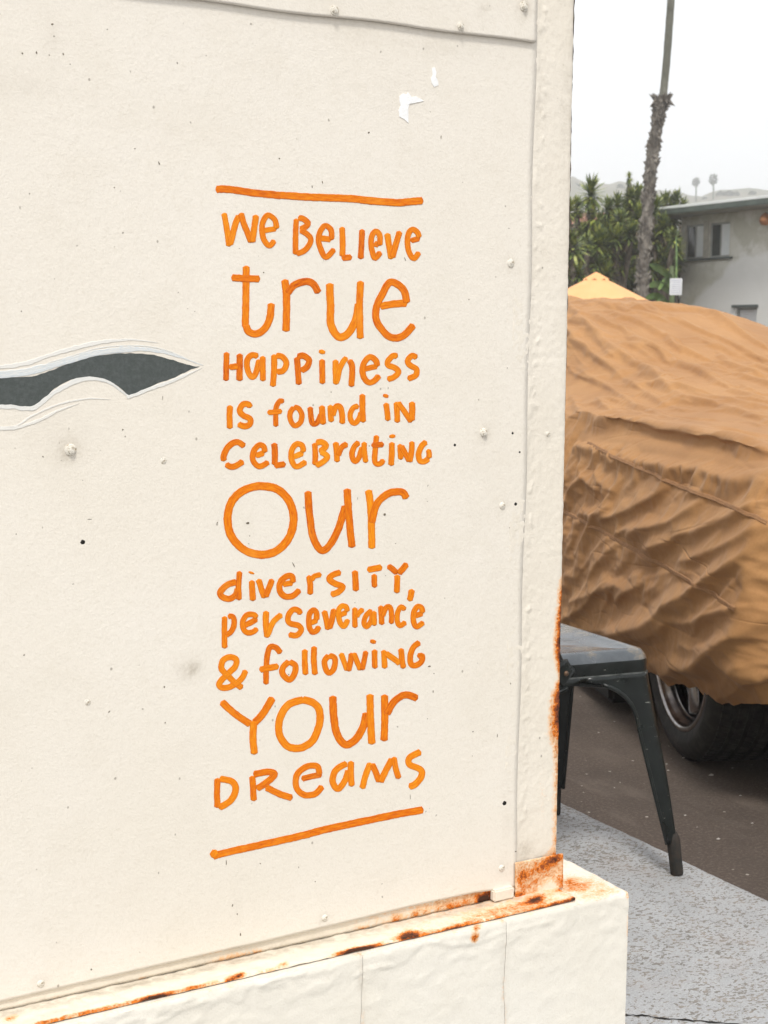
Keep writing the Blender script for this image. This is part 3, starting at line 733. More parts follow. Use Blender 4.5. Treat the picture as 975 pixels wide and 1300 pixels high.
WB = [([(-20, 475), (20, 473), (60, 465), (95, 455), (130, 446), (180, 443.5), (215, 449), (258, 464)], 7, .75, (1, .1)),
      ([(-20, 479), (20, 477), (50, 471), (90, 459), (125, 450), (160, 447)], 3.4, 1., (1, .2)),
      ([(60, 461), (90, 452), (130, 441), (180, 439), (215, 446), (246, 460)], 6, .35, (.2, .1)),
      ([(-20, 468), (30, 462), (60, 452), (110, 438), (160, 431), (200, 435)], 5, .12, (1, .1)),
      ([(-20, 518), (10, 516), (34, 519), (48, 515), (66, 500), (90, 486), (110, 481), (135, 484), (165, 505)], 5.5, .3, (1, .3)),
      ([(-20, 541), (18, 541), (40, 528), (75, 513), (110, 506), (140, 507)], 3.6, .10, (.5, .1)),
      ([(-20, 545), (20, 543), (50, 533), (72, 522), (100, 512)], 3.4, .05, (1, .1)),
      ([(160, 505), (190, 494), (215, 485), (240, 474), (256, 467)], 4.0, .22, (1, .1)),
      ([(120, 481), (140, 487), (155, 497), (168, 505)], 2.2, .45, (.3, .3))]
painted('overpaint_strokes', [(catmull(np.array(p, float), 8), wd, t, tp, False, .00008, .00008, .38) for p, wd, t, tp in WB], MAT_WBRUSH, 'pale blue and white brush strokes round the dark patch', .00028)

# ------------------------------------------------------------------ ground
def slab_mat():
    m = NM('speckled_concrete_paint', .62, .4)
    d = m.n('ShaderNodeVectorMath', operation='ADD')
    nz = m.n('ShaderNodeTexNoise'); m.t.links.new(m.co, nz.inputs['Vector']); nz.inputs['Scale'].default_value = 60
    sc = m.n('ShaderNodeVectorMath', operation='SCALE'); m.t.links.new(nz.outputs['Color'], sc.inputs[0]); sc.inputs[3].default_value = .010
    m.t.links.new(m.co, d.inputs[0]); m.t.links.new(sc.outputs[0], d.inputs[1])
    mp = m.n('ShaderNodeMapping'); m.t.links.new(d.outputs[0], mp.inputs[0]); mp.inputs['Scale'].default_value = (1, 1.5, 1); mp.inputs['Rotation'].default_value = (0, 0, .35)
    f1 = m.noise(120, 3, .6, vec=mp.outputs[0]); dens = m.noise(5, 3)
    k = m.math('ADD', f1, m.math('MULTIPLY', m.math('SUBTRACT', dens, .5), .22))
    fl = m.rng(k, .545, .568)
    base = m.mix(m.rng(m.noise(12, 4), .35, .7), (.345, .352, .36), (.285, .29, .295))
    base = m.mix(m.rng(m.noise(300, 3), .45, .7, 0, .5), base, (.55, .56, .57))
    dark = m.mix(m.rng(m.noise(35, 2), .4, .65), (.15, .135, .115), (.25, .215, .18))
    c = m.mix(m.math('MULTIPLY', fl, .85), base, dark)
    c = m.mix(m.rng(m.noise(3.1, 4, .6), .60, .75, 0, .35), c, (.30, .24, .20))
    m.bump(fl, .0012, -.5); m.bump(m.noise(400, 3), .0012, .4); m.bump(m.noise(30, 3), .004, .2)
    return m.done(c, m.rng(fl, 0, 1, .55, .85))
def asphalt_mat():
    m = NM('brown_asphalt', .88, .3)
    c = m.mix(m.rng(m.noise(1.6, 4), .3, .7), (.105, .080, .064), (.072, .055, .045))
    c = m.mix(m.rng(m.noise(110, 5, .75), .48, .66, 0, .7), c, (.17, .135, .11))
    v = m.voro(38); sel = m.rng(m.noise(38, 0, vec=m.mapv((1, 1, 1), loc=(5, 2, 1))), .66, .70)
    c = m.mix(m.math('MULTIPLY', m.rng(v, .17, .12), sel), c, (.42, .38, .33))
    c = m.mix(m.rng(m.noise(11, 3, vec=m.mapv((1, .3, 1), rot=(0, 0, .7))), .55, .72, 0, .5), c, (.17, .135, .11))
    c = m.mix(m.rng(m.noise(2.4, 5, .65), .52, .66, 0, .55), c, (.06, .048, .04))
    m.bump(m.noise(170, 4, .7), .006, .8)
    return m.done(c)
xc = 1.950
sx = [-9, xc]; 
# slab with rounded, slightly chipped edge
ys = np.concatenate([np.linspace(-8, 1.5, 20)[:-1], np.arange(1.5, 4.6, .01), np.linspace(4.6, 40, 30)])
ex = xc + .004 * perlin(ys * 3, ys * 0 + .5) + .0025 * perlin(ys * 30, ys * 0 + 4.5) + (ys - 2.2) * -.012
V = []; prof = [(-9, 0), (-.2, 0), (-.012, 0), (-.004, -.002), (0, -.008), (.001, -.105)]
for y, e in zip(ys, ex):
    for i, (dx, z) in enumerate(prof): V.append((dx if i == 0 else e + dx, y, z))
o = mesh('pavement', V, [tuple(f) for f in grid_faces(len(ys), len(prof))], slab_mat(), None, True)
tag(o, 'light grey painted concrete pavement slab with dark flecks', kind='structure')
# hairline crack in it, foot of frame
ck = catmull(np.array([(790, 1288), (815, 1289), (850, 1293), (890, 1296), (930, 1300), (985, 1303)], float), 8)
cv = []
for i, (u, v) in enumerate(ck):
    v += 1.2 * perlin(np.array([i * .6]), np.array([.5]))[0]
    for dv in (-.7, .7): q = on_z(u, v + dv * (1 + .5 * math.sin(i)), .0012); cv.append(q)
mesh('crack', cv, [tuple(f) for f in grid_faces(len(ck), 2)], MAT_HOLE, o)
ASP = -.1
def sheet(name, x0, x1, y0, y1, z, mat, label):
    return tag(mesh(name, [(x0, y0, z), (x1, y0, z), (x1, y1, z), (x0, y1, z)], [(0, 1, 2, 3)], mat), label, kind='structure')
sheet('asphalt', -30, 60, -30, 60, ASP, asphalt_mat(), 'brown grey asphalt of the parking area')
sheet('ground', -840, 840, -840, 840, ASP - .006, simple('dry_ground', (.17, .15, .11), (.09, .10, .06), .2, .95), 'flat ground reaching out to the hills')
peb = simple('pale_pebble', (.42, .39, .35), (.3, .27, .24), 50, .8)
ppm = []
for u, v, r_ in ((903, 984, .006), (868, 962, .004), (848, 978, .003), (846, 970, .003), (912, 1065, .004), (870, 1035, .003), (885, 1050, .002), (760, 930, .003), (780, 1000, .002), (940, 1010, .003), (955, 1045, .003), (930, 975, .003)):
    c = on_z(u, v, ASP + r_ * .3)
    ppm.append(([(c[0] + r_ * 1.5 * math.cos(k * 1.05) , c[1] + r_ * math.sin(k * 1.05), c[2]) for k in range(6)] + [(c[0], c[1], c[2] + r_ * .7)], [(k, (k + 1) % 6, 6) for k in range(6)]))
vs, fs = merge(ppm); tag(mesh('gravel', vs, fs, peb), 'scattered pale grit lying on the asphalt', 'gravel', kind='stuff')

# ------------------------------------------------------------------ METAL CHAIR
def chair_mat():
    m = NM('worn_dark_metal_paint', .32, .4)
    c = m.mix(m.rng(m.noise(25, 4), .4, .7), (.005, .007, .0065), (.010, .0135, .0125))
    sc = m.noise(30, 5, .75, vec=m.mapv((1, 1, 3.5)))
    c = m.mix(m.rng(sc, .65, .69, 0, .7), c, (.34, .34, .31))
    c = m.mix(m.rng(m.noise(55, 5, .75), .66, .72, 0, .8), c, (.13, .09, .06))
    m.bump(m.noise(60, 3), .002, .35); m.bump(m.noise(9, 3), .006, .3)
    return m.done(c, m.rng(m.noise(14, 4), .35, .7, .24, .5))
def seat_mat():
    m = NM('worn_seat_sky_sheen', .3, .9)
    c = m.mix(m.rng(m.noise(30, 4), .4, .7), (.045, .054, .062), (.07, .08, .09))  # lighter, bluer than the chair paint: sky reflection put into the colour
    c = m.mix(m.rng(m.noise(13, 4, .65), .54, .62, 0, .75), c, (.17, .14, .10))
    m.bump(m.noise(22, 3), .004, .4)
    return m.done(c, m.rng(m.noise(14, 4), .35, .7, .14, .34))
MAT_CH = chair_mat(); MAT_SEAT = seat_mat()
MAT_RUB = simple('worn_metal_foot', (.012, .014, .013), (.03, .022, .016), 60, .8, bump=.002)
CL, CW, SH = .31, .335, .45          # seat depth (back-front), front width, height
TAPER = R(8)
cn = np.array([1.842, 2.162])         # near front corner of the seat, ground plan
chair = empty('metal_chair', 'worn dark green black sheet metal chair standing on the pavement behind the wall corner', 'chair', (cn[0], cn[1], 0), R(-1.5)); chair.scale = (1, 1, 1.025)
# local: front edge runs +y from (0,0) to (0,CW); sides run to -x
def cpt(s, t):      # plan point, s: 0 front..1 back, t: 0 near..1 far
    w_ = CW - 2 * CL * math.tan(TAPER) * s
    return np.array([-CL * s, CW / 2 + (t - .5) * w_])
cor = [cpt(0, 0), cpt(0, 1), cpt(1, 1), cpt(1, 0)]
def rring(off, rad, n=8):
    """rounded outline of the seat, inset by off"""
    c0 = np.mean(cor, 0); out = []
    for i in range(4):
        p, a, b = cor[i], cor[i - 1], cor[(i + 1) % 4]
        d1 = (a - p) / np.linalg.norm(a - p); d2 = (b - p) / np.linalg.norm(b - p)
        th = math.acos(float(d1 @ d2)); pin = p + (d1 + d2) / math.sin(th) * off
        r_ = max(.004, rad - off); tl = r_ / math.tan(th / 2); cc = pin + (d1 + d2) / np.linalg.norm(d1 + d2) * r_ / math.sin(th / 2)
        s0 = pin + d1 * tl; s1 = pin + d2 * tl
        a0 = math.atan2(*(s0 - cc)[::-1]); a1 = math.atan2(*(s1 - cc)[::-1])
        while a1 - a0 > math.pi: a1 -= 2 * math.pi
        while a1 - a0 < -math.pi: a1 += 2 * math.pi
        for k in range(n + 1):
            a_ = a0 + (a1 - a0) * k / n; out.append(cc + r_ * np.array([math.cos(a_), math.sin(a_)]))
    # subdivide straights
    res = []
    for i, p in enumerate(out):
        q = out[(i + 1) % len(out)]; res.append(p)
        if (i + 1) % (n + 1) == 0:
            for k in range(1, 10): res.append(p + (q - p) * k / 10)
    return res
prof = [(.0, .402), (-.0008, .4045), (.0, .407), (.0, .424), (.001, .431), (.005, .4405), (.012, .4470), (.022, .4500), (.032, .4478), (.05, .4445), (.10, .4435)]
V = []; rings = [rring(o_, .034) for o_, z in prof]; nr = len(rings[0])
for (o_, z), rg in zip(prof, rings): V += [(p[0], p[1], z) for p in rg]
fs = []
for i in range(len(prof) - 1):
    for k in range(nr): fs.append((i * nr + k, i * nr + (k + 1) % nr, (i + 1) * nr + (k + 1) % nr, (i + 1) * nr + k))
split = 3 * nr
c0 = np.mean(cor, 0); V.append((c0[0], c0[1], .4425))
fs += [((len(prof) - 1) * nr + k, (len(prof) - 1) * nr + (k + 1) % nr, len(V) - 1) for k in range(nr)]
mesh('seat', V[4 * nr:], [tuple(i - 4 * nr for i in f) for f in fs if min(f) >= 4 * nr], MAT_SEAT, chair, True)
mesh('seat_skirt', V[2 * nr:5 * nr], [tuple(i - 2 * nr for i in f) for f in fs if min(f) >= 2 * nr and max(f) < 5 * nr], MAT_CH, chair, True)
ii = [rring(.004, .034)]; V2 = V[:4 * nr]
fs2 = [f for f in fs if max(f) < 3 * nr]
mesh('seat_seam', [(v[0], v[1], v[2]) for v in V2[:3 * nr]], fs2, simple('worn_edge', (.10, .105, .10), (.03, .035, .033), 60, .4), chair, True)
# legs: folded sheet wrapping each corner, flanges run out into the arches
def leg(ci):
    p, a, b = cor[ci], cor[ci - 1], cor[(ci + 1) % 4]
    la, lb = np.linalg.norm(a - p), np.linalg.norm(b - p); d1 = (a - p) / la; d2 = (b - p) / lb
    zs_ = [.404, .3965, .3925, .388, .382, .374, .362, .345, .32, .29, .25, .20, .14, .085, .066]
    nu = 17; V = []; lipA = []; lipB = []
    sp1, sp2 = -.052, -.042
    for j, z in enumerate(zs_):
        t = (.404 - z) / .404
        def hw(l):
            full = l / 2 + .001
            if z > .3935: return full
            s_ = np.clip((.3935 - z) / .085, 0, 1)
            return full - (full - .054) * math.sqrt(1 - (1 - s_) ** 2.3) if z > .30 else .054 - (.30 - z) * .108
        t2 = max(0, t - .02)
        base_ = p + d1 * sp1 * t2 * (1 if ci in (0, 1) else 1) + d2 * sp2 * t2
        rr = .030 if z > .38 else max(.012, .030 - (.38 - z) * .09)
        wa, wb = hw(la), hw(lb)
        row = []
        # path: from flange a end -> corner arc -> flange b end
        th = math.acos(float(d1 @ d2)); tl = rr / math.tan(th / 2); cc = base_ + (d1 + d2) / np.linalg.norm(d1 + d2) * rr / math.sin(th / 2)
        s0 = base_ + d1 * tl; s1 = base_ + d2 * tl
        for k in range(5): row.append(base_ + d1 * (wa + (tl - wa) * k / 5) if wa > tl else s0)
        a0 = math.atan2(*(s0 - cc)[::-1]); a1 = math.atan2(*(s1 - cc)[::-1])
        while a1 - a0 > math.pi: a1 -= 2 * math.pi
        while a1 - a0 < -math.pi: a1 += 2 * math.pi
        for k in range(7): a_ = a0 + (a1 - a0) * k / 6; row.append(cc + rr * np.array([math.cos(a_), math.sin(a_)]))
        for k in range(1, 6): row.append(base_ + d2 * (tl + (wb - tl) * k / 5) if wb > tl else s1)
        inw = (c0 - base_); inw /= np.linalg.norm(inw)
        V += [(q[0], q[1], z) for q in row]; lipA.append((row[0][0], row[0][1], z)); lipB.append((row[-1][0], row[-1][1], z))
    fs = [tuple(f) for f in grid_faces(len(zs_), nu)]
    o = mesh('leg', V, fs, MAT_CH, chair, True)
    md = o.modifiers.new('s', 'SOLIDIFY'); md.thickness = .0025; md.offset = 0
    parts = [tube_data(l[3:], .0042, 8) for l in (lipA, lipB)]
    # inner fold of the channel gives the leg its body
    vs_, f_ = merge(parts); mesh('rolled_edge', vs_, f_, MAT_CH, o, True)
    inn = []
    for j in range(8, len(zs_)):
        row = V[j * nu:(j + 1) * nu]; q = np.array(row[nu // 2]); cdir = np.array([c0[0] - q[0], c0[1] - q[1], 0]); cdir /= np.linalg.norm(cdir)
        inn.append([np.array(row[0]), np.array(row[0]) * .5 + np.array(row[-1]) * .5 + cdir * .004, np.array(row[-1])])
    mesh('leg_back', [q for r_ in inn for q in r_], [tuple(f) for f in grid_faces(len(inn), 3)], MAT_CH, o, True)
    # foot sleeve
    q0 = np.mean(np.array(V[-nu:]), 0); q1 = q0 + (q0 - np.mean(np.array(V[-3 * nu:-2 * nu]), 0)) * .7
    q1[2] = 0.001; q0[2] = .075
    pts = [q0 + (q1 - q0) * k for k in (-.12, 0., .08, .5, .97, 1)]
    vs_, f_ = tube_data(pts, [.0095, .0125, .0138, .0132, .0130, .0125], 14); mesh('foot_sleeve', vs_, f_, MAT_RUB, o, True)
for ci in range(4): leg(ci)
# back uprights riveted to the sides, top rail and splat
ups = []
for sgn, t in ((-1, 0), (1, 1)):
    f0 = cpt(.66, t); y0 = f0[1] + sgn * .0035; x0 = f0[0]
    path = [(x0 + .012, y0, .408), (x0 - .004, y0, .424), (x0 - .022, y0 + sgn * .002, .455), (x0 - .055, y0 + sgn * .006, .52), (x0 - .11, y0 + sgn * .01, .64), (x0 - .15, y0 + sgn * .008, .74), (x0 - .165, y0 - sgn * .01, .80), (x0 - .17, y0 - sgn * .05, .835)]
    P = catmull(np.array(path), 5); V = []
    for i, q in enumerate(P):
        wd = .022 if i < 8 else .013
        tg = P[min(i + 1, len(P) - 1)] - P[max(i - 1, 0)]; tg /= np.linalg.norm(tg); s_ = np.cross(tg, [0, 1, 0]); s_ /= np.linalg.norm(s_)
        for a_, b_ in ((-1, 0), (-.8, sgn), (.8, sgn), (1, 0)): V.append(q + s_ * wd * a_ + np.array([0, .004 * b_, 0]))
    fs = [(i * 4 + k, i * 4 + k + 1, i * 4 + 5 + k, i * 4 + 4 + k) for i in range(len(P) - 1) for k in range(3)]
    fs += [(i * 4 + 3, i * 4, i * 4 + 4, i * 4 + 7) for i in range(len(P) - 1)] + [(0, 1, 2, 3)]
    o = mesh('back_upright', V, fs, MAT_CH, chair, True); ups.append(P[-1])
    vs_, f_ = lathe_data([(.0001, .0045), (.003, .004), (.0048, .0024), (.0055, 0)], 12, 'y')
    mesh('rivet', [(a_ + x0 + .004, b_ * sgn + y0 + sgn * .0035, c_ + .418) for a_, b_, c_ in vs_], f_, simple('rusty_rivet', (.10, .07, .05), (.2, .12, .07), 200, .5, .5), o, True)
mid = (ups[0] + ups[1]) / 2 + np.array([-.02, 0, .015])
vs_, f_ = tube_data(catmull(np.array([ups[0], mid + np.array([0, -.05, 0]), mid + np.array([0, .05, 0]), ups[1]]), 6), .013, 10); mesh('top_rail', vs_, f_, MAT_CH, chair, True)
b0 = np.array([-CL + .01, CW / 2, .447]); V = []
for k in range(14):
    t = k / 13; q = b0 * (1 - t) + mid * t + np.array([-.03 * math.sin(t * math.pi), 0, 0])
    for a_ in (-1, -.4, .4, 1): V.append(q + np.array([-.008 * (1 - a_ * a_), a_ * (.055 + .02 * t), 0]))
o = mesh('back_splat', V, [tuple(f) for f in grid_faces(14, 4)], MAT_CH, chair, True); md = o.modifiers.new('s', 'SOLIDIFY'); md.thickness = .002
# cross brace under the seat
vs_, f_ = merge([tube_data([(cor[0][0] - .01, cor[0][1] + .02, .37), (cor[2][0] + .01, cor[2][1] - .02, .37)], .006, 6), tube_data([(cor[1][0] - .01, cor[1][1] - .02, .362), (cor[3][0] + .01, cor[3][1] + .02, .362)], .006, 6)])
mesh('cross_brace', vs_, f_, MAT_CH, chair, True)

# ------------------------------------------------------------------ COVERED CAR
AZ = R(20)
ax = np.array([math.sin(AZ), math.cos(AZ), 0]); nr_ = np.array([math.cos(AZ), -math.sin(AZ), 0])
W0 = on_z(859, 960, ASP); W0[2] = 0
def cw(s, p, z): return W0 + ax * s + nr_ * p + np.array([0, 0, z])
def side_hit(u, v, p=0.):
    q = ray(u, v); d = ((W0 + nr_ * p - O0) @ nr_) / (q @ nr_); P = O0 + q * d; return float((P - W0) @ ax), float(P[2])
car = empty('covered_car', 'parked car hidden under a tan cover, only its front wheel showing', 'car', tuple(cw(1.4, .88, ASP)), -AZ)
# wheels
def tyre_mat():
    m = NM('tyre_rubber', .75, .35)
    m.bump(m.noise(90, 4), .002, .5)
    return m.done(m.mix(m.rng(m.noise(30, 4), .45, .7), (.014, .013, .012), (.035, .032, .028)))
MAT_TYRE = tyre_mat(); MAT_RIM = NM('polished_rim', .22, .5, 1.)
MAT_RIM = MAT_RIM.done(MAT_RIM.mix(MAT_RIM.rng(MAT_RIM.noise(20, 3), .4, .7), (.34, .32, .31), (.14, .12, .115)))  # metal darkened: shade under the car put into the rim colour
MAT_BARREL = NM('dark_wheel_barrel', .35, .5, .7).done((.05, .045, .045))
MAT_UNDER = simple('dark_underbody', (.012, .011, .010), rough=.9)
TR, TW, RR = .322, .235, .236
tp = [(RR - .012, .018), (RR + .004, .004), (RR + .03, -.004), (TR - .045, -.006), (TR - .018, .004), (TR - .006, .016), (TR - .001, .028)]
for i in range(4):
    c_ = .058 + i * .040
    tp += [(TR, c_ - .006), (TR - .008, c_ - .004), (TR - .008, c_ + .004), (TR, c_ + .006)]
tp += [(TR - .001, TW - .028), (TR - .006, TW - .016), (TR - .018, TW - .004), (TR - .045, TW + .004), (RR + .004, TW - .004), (RR - .012, TW - .018)]
ty_v, ty_f = lathe_data(tp, 96, 'x')
me_ty = bpy.data.meshes.new('tyre'); me_ty.from_pydata(ty_v, [], ty_f); me_ty.materials.append(MAT_TYRE); me_ty.update()
# tread sipes: low raised blocks
tb = []
for k in range(90):
    th = 2 * math.pi * k / 90
    for j, (h0, h1) in enumerate(((.020, .050), (.066, .090), (.106, .130), (.146, .170), (.186, .214))):
        a0, a1 = th + .004 * j, th + .050 + .004 * j; vs_ = []
        for a_, h in ((a0, h0), (a1, h0), (a1, h1), (a0, h1)):
            for rr in (TR - .002, TR + .0018): vs_.append((h, (rr) * math.cos(a_ + h * .8), (rr) * math.sin(a_ + h * .8)))
        tb.append((vs_, [(1, 3, 5, 7), (0, 1, 3, 2), (2, 3, 5, 4), (4, 5, 7, 6), (6, 7, 1, 0)]))
tb_v, tb_f = merge(tb); me_tb = bpy.data.meshes.new('tread'); me_tb.from_pydata(tb_v, [], tb_f); me_tb.materials.append(MAT_TYRE); me_tb.update()
rp_ = [(RR + .004, .014), (RR + .010, .006), (RR + .004, .000), (RR - .006, .001), (RR - .010, .008), (RR - .013, .020), (RR - .022, .026), (RR - .024, .034), (RR - .030, .040)]
rm_v, rm_f = lathe_data(rp_, 80, 'x'); me_rm = bpy.data.meshes.new('rim'); me_rm.from_pydata(rm_v, [], rm_f); me_rm.materials.append(MAT_RIM); me_rm.update()
rl_v, rl_f = merge([lathe_data([(RR - .030, .040), (RR - .032, .060), (RR - .024, .064), (RR - .026, .070), (RR - .040, .075)], 80, 'x')])
me_rl = bpy.data.meshes.new('inner_lip'); me_rl.from_pydata(rl_v, [], rl_f); me_rl.materials.append(MAT_RIM); me_rl.update()
br_v, br_f = lathe_data([(RR - .040, .075), (RR - .045, .19), (.05, .195), (.001, .195)], 64, 'x')
me_br = bpy.data.meshes.new('barrel'); me_br.from_pydata(br_v, [], br_f); me_br.materials.append(MAT_BARREL); me_br.update()
# spoke: rounded bullet-shaped blade
sp = []; NS = 14
for i in range(NS):
    t = i / (NS - 1); rr = .035 + t * (RR - .035 - .043); wd = .016 + .017 * math.sin(min(1, t * 1.08) ** 1.6 * math.pi * .62); dp = .018 + .006 * math.sin(t * 3)
    if i == NS - 1: wd *= .75
    for k in range(12):
        a_ = 2 * math.pi * k / 12; sp.append((.048 - dp * math.sin(a_) * (1 if math.sin(a_) > 0 else .6) + .01 * (1 - t), wd * math.cos(a_), -rr))
spf = [(i * 12 + k, i * 12 + (k + 1) % 12, (i + 1) * 12 + (k + 1) % 12, (i + 1) * 12 + k) for i in range(NS - 1) for k in range(12)] + [tuple((NS - 1) * 12 + k for k in range(12))]
me_sp = bpy.data.meshes.new('spoke'); me_sp.from_pydata(sp, [], spf); me_sp.materials.append(MAT_RIM); me_sp.update()
hb_v, hb_f = lathe_data([(.001, .028), (.03, .030), (.045, .04), (.05, .07), (.05, .10)], 32, 'x'); me_hb = bpy.data.meshes.new('hub'); me_hb.from_pydata(hb_v, [], hb_f); me_hb.materials.append(MAT_RIM); me_hb.update()
def wheel(s, flip):
    # car-local frame: x across (nr_), y along (ax), origin at (1.4,.88)
    lx = (-.88 - .004) if not flip else (.88 - .015)
    if 1:
        t_ = link('tyre', me_ty, None, car, (lx, s - 1.4, TR), True)
        rz = (-R(2.5) if s == 0 else 0) + (math.pi if flip else 0)
        t_.rotation_euler = (0, 0, rz)
        for nm, me in (('tread', me_tb), ('rim', me_rm), ('inner_lip', me_rl), ('barrel', me_br), ('hub', me_hb)):
            q = link(nm, me, None, t_, None, nm != 'tread')
        for k in range(5):
            q = link('spoke', me_sp, None, t_, None, True); q.rotation_euler = (2 * math.pi * k / 5 - R(8), 0, 0)
    t_.name = 'wheel'
for s in (0, 2.85):
    for fl in (0, 1): wheel(s, fl)
bev_box('underbody', -.62, .62, -2.0, 2.6, .14, .60, MAT_UNDER, car, .03)
bev_box('sill_shade_strip', -.93, -.70, -.95, .95, .035, .20, MAT_UNDER, car, .015)  # black strip below the hem: sill and the car's shade in one
bev_box('body_shell', -.83, .83, -1.0, 1.05, .05, .70, MAT_UNDER, car, .05)  # car body, carried low so the shaded gap under the hem fills dark

# the cover
hs_ = [side_hit(u, v) for u, v in ((835, 853), (850, 861), (868, 866), (883, 869), (892, 876), (903, 883), (915, 887), (940, 888), (975, 887))]
hs_.sort()
hem_s = [-1.0, -.8] + [h[0] for h in hs_] + [hs_[-1][0] + .35, hs_[-1][0] + .8, 2., 5]; hem_z = [.16, .18] + [h[1] for h in hs_] + [.07, .0, -.02, .0]
NSs = np.concatenate([np.linspace(-.95, -.72, 10)[:-1], np.arange(-.72, 1.30, .0054), np.arange(1.30, 4.45, .0095)])
NT = 500
tt = np.concatenate([np.linspace(0, .56, 420)[:-1], np.linspace(.56, 1, NT - 419)])
ztop_s = [-.95, -.8, -.5, 0, .5, .85, 1.18, 1.6, 2.0, 2.4, 2.8, 3.3, 3.9, 4.3, 4.6]
ztop_z = [.55, .72, .80, .83, .86, .89, .93, .985, 1.08, 1.18, 1.235, 1.265, 1.27, 1.2, .9]
Pg = np.zeros((len(NSs), len(tt), 3))
arcT = np.zeros((len(NSs), len(tt)))
for i, s in enumerate(NSs):
    zt_ = float(np.interp(s, ztop_s, ztop_z)); zh = float(np.interp(s, hem_s, hem_z))
    fr = [(0, 0), (.18, .36), (.33, .72), (.42, .87), (.52, .94), (.68, .985), (.88, 1.0)]
    sh = .765 if zt_ > .80 else zt_ - .05
    endin = max(0, -.55 - s) * .9 + max(0, s - 3.9) * .5
    zb = sh + .035
    near = [(.0, zh), (-.035, zh + .06), (-.062, .30), (-.058, .46), (-.032, .62), (.006, sh - .05), (.03, sh - .008), (.075, sh + .018)]
    near += [(.10 + f_ * (.78 / .88), zb + (zt_ - zb) * g_) for f_, g_ in fr]
    near = [(a_ + endin * (1 - a_ / .88) , b_) for a_, b_ in near]
    far = [(1.76 - a_, b_) for a_, b_ in near[-2::-1]]
    C_ = catmull(np.array(near + far), 8)
    L = np.concatenate([[0], np.cumsum(np.linalg.norm(np.diff(C_, axis=0), axis=1))])
    l = tt * L[-1]
    p_ = np.interp(l, L, C_[:, 0]); z_ = np.interp(l, L, C_[:, 1]); arcT[i] = l
    Pg[i] = W0[None] + ax[None] * s + nr_[None] * p_[:, None] + np.array([0, 0, 1.])[None] * z_[:, None]
# smooth along s
ns_, nt__ = Pg.shape[:2]
S = NSs[:, None] + 0 * tt[None]; T = arcT
dU = np.gradient(Pg, axis=0); dV = np.gradient(Pg, axis=1)
Nn = np.cross(dU, dV); Nn /= np.linalg.norm(Nn, axis=2)[..., None] + 1e-9
if (Nn[ns_ // 2, 40] @ -nr_) < 0: Nn = -Nn
PX = proj(Pg.reshape(-1, 3)).reshape(ns_, nt__, 2)
nearmask = np.arange(nt__) < 408
vis = (PX[:, nearmask] )
visf = vis.reshape(-1, 2); Sf = S[:, nearmask].reshape(-1); Tf = T[:, nearmask].reshape(-1)
def to_st(pts):
    out = []
    for u, v in pts:
        d = (visf[:, 0] - u) ** 2 + (visf[:, 1] - v) ** 2; k = int(np.argmin(d))
        if d[k] < 60: out.append((Sf[k], Tf[k]))
    return np.array(out)
def fold(pts, crop, amp, wid, side=0., flat=.3):
    ox, oy, sc = crop; P = np.array(pts, float) / sc + np.array([ox, oy])
    q = to_st(P)
    if len(q) < 2: return 0
    q = catmull(q, 12); d = q[-1] - q[0]; d = d / (np.linalg.norm(d) + 1e-9); o_ = q[0]
    qa_ = (q - o_) @ d; qb_ = (q[:, 1] - o_[1]) * d[0] - (q[:, 0] - o_[0]) * d[1]
    k = np.argsort(qa_); qa_ = qa_[k]; qb_ = qb_[k]; L = qa_[-1]
    g = np.linspace(-.05, L + .05, 240); f_ = np.interp(g, qa_, qb_)
    ks = np.hanning(31); ks /= ks.sum(); f_ = np.convolve(np.pad(f_, 15, 'edge'), ks, 'valid'); sl = np.gradient(f_, g)
    a_ = (S - o_[0]) * d[0] + (T - o_[1]) * d[1]; b_ = (T - o_[1]) * d[0] - (S - o_[0]) * d[1]
    dd = (b_ - np.interp(a_, g, f_)) / np.sqrt(1 + np.interp(a_, g, sl) ** 2)
    t = a_ / L; env = np.clip(np.minimum(t / .18, (1 - t) / .14 + .3), 0, 1); env = env * env * (3 - 2 * env)
    env = env * np.clip((L * 1.25 - a_) / (L * .25), 0, 1)
    w_ = wid * (1 + side * np.tanh(dd / (wid * .5)))
    return amp * env * np.exp(-(np.sqrt(dd ** 2 + (wid * flat) ** 2) - wid * flat) / w_)
U_ = (700, 340, 3.545); L_ = (700, 540, 3.545)
disp = np.zeros(S.shape)
FU = [([(110, 200), (250, 330), (400, 430), (480, 500), (560, 570), (700, 610), (830, 640), (975, 690)], .014, .035),
      ([(240, 230), (380, 310), (520, 400), (640, 460), (760, 520), (975, 600)], .012, .032),
      ([(330, 210), (480, 290), (620, 380), (800, 440), (975, 500)], .011, .03), ([(520, 200), (640, 270), (780, 330), (975, 430)], .011, .03),
      ([(700, 200), (800, 250), (900, 310), (975, 360)], .012, .03), ([(85, 310), (180, 370), (260, 440), (330, 500), (450, 570), (600, 640)], .012, .03),
      ([(90, 420), (180, 490), (300, 560), (400, 640), (560, 700), (750, 740), (975, 760)], .014, .03), ([(85, 560), (130, 640), (150, 680)], .010, .025),
      ([(200, 560), (240, 620), (330, 660), (500, 700)], .010, .022), ([(150, 230), (200, 300), (250, 370), (300, 410)], .008, .022), ([(430, 260), (520, 310), (600, 340)], .007, .02),
      ([(450, 450), (560, 530), (640, 560), (720, 580)], .009, .02), ([(300, 330), (400, 370), (470, 420)], .007, .018), ([(850, 520), (920, 560), (975, 570)], .008, .02)]
for p_, a_, w_ in FU: disp += fold(p_, U_, a_ * 1.6, w_ * .7, -.25, .12)
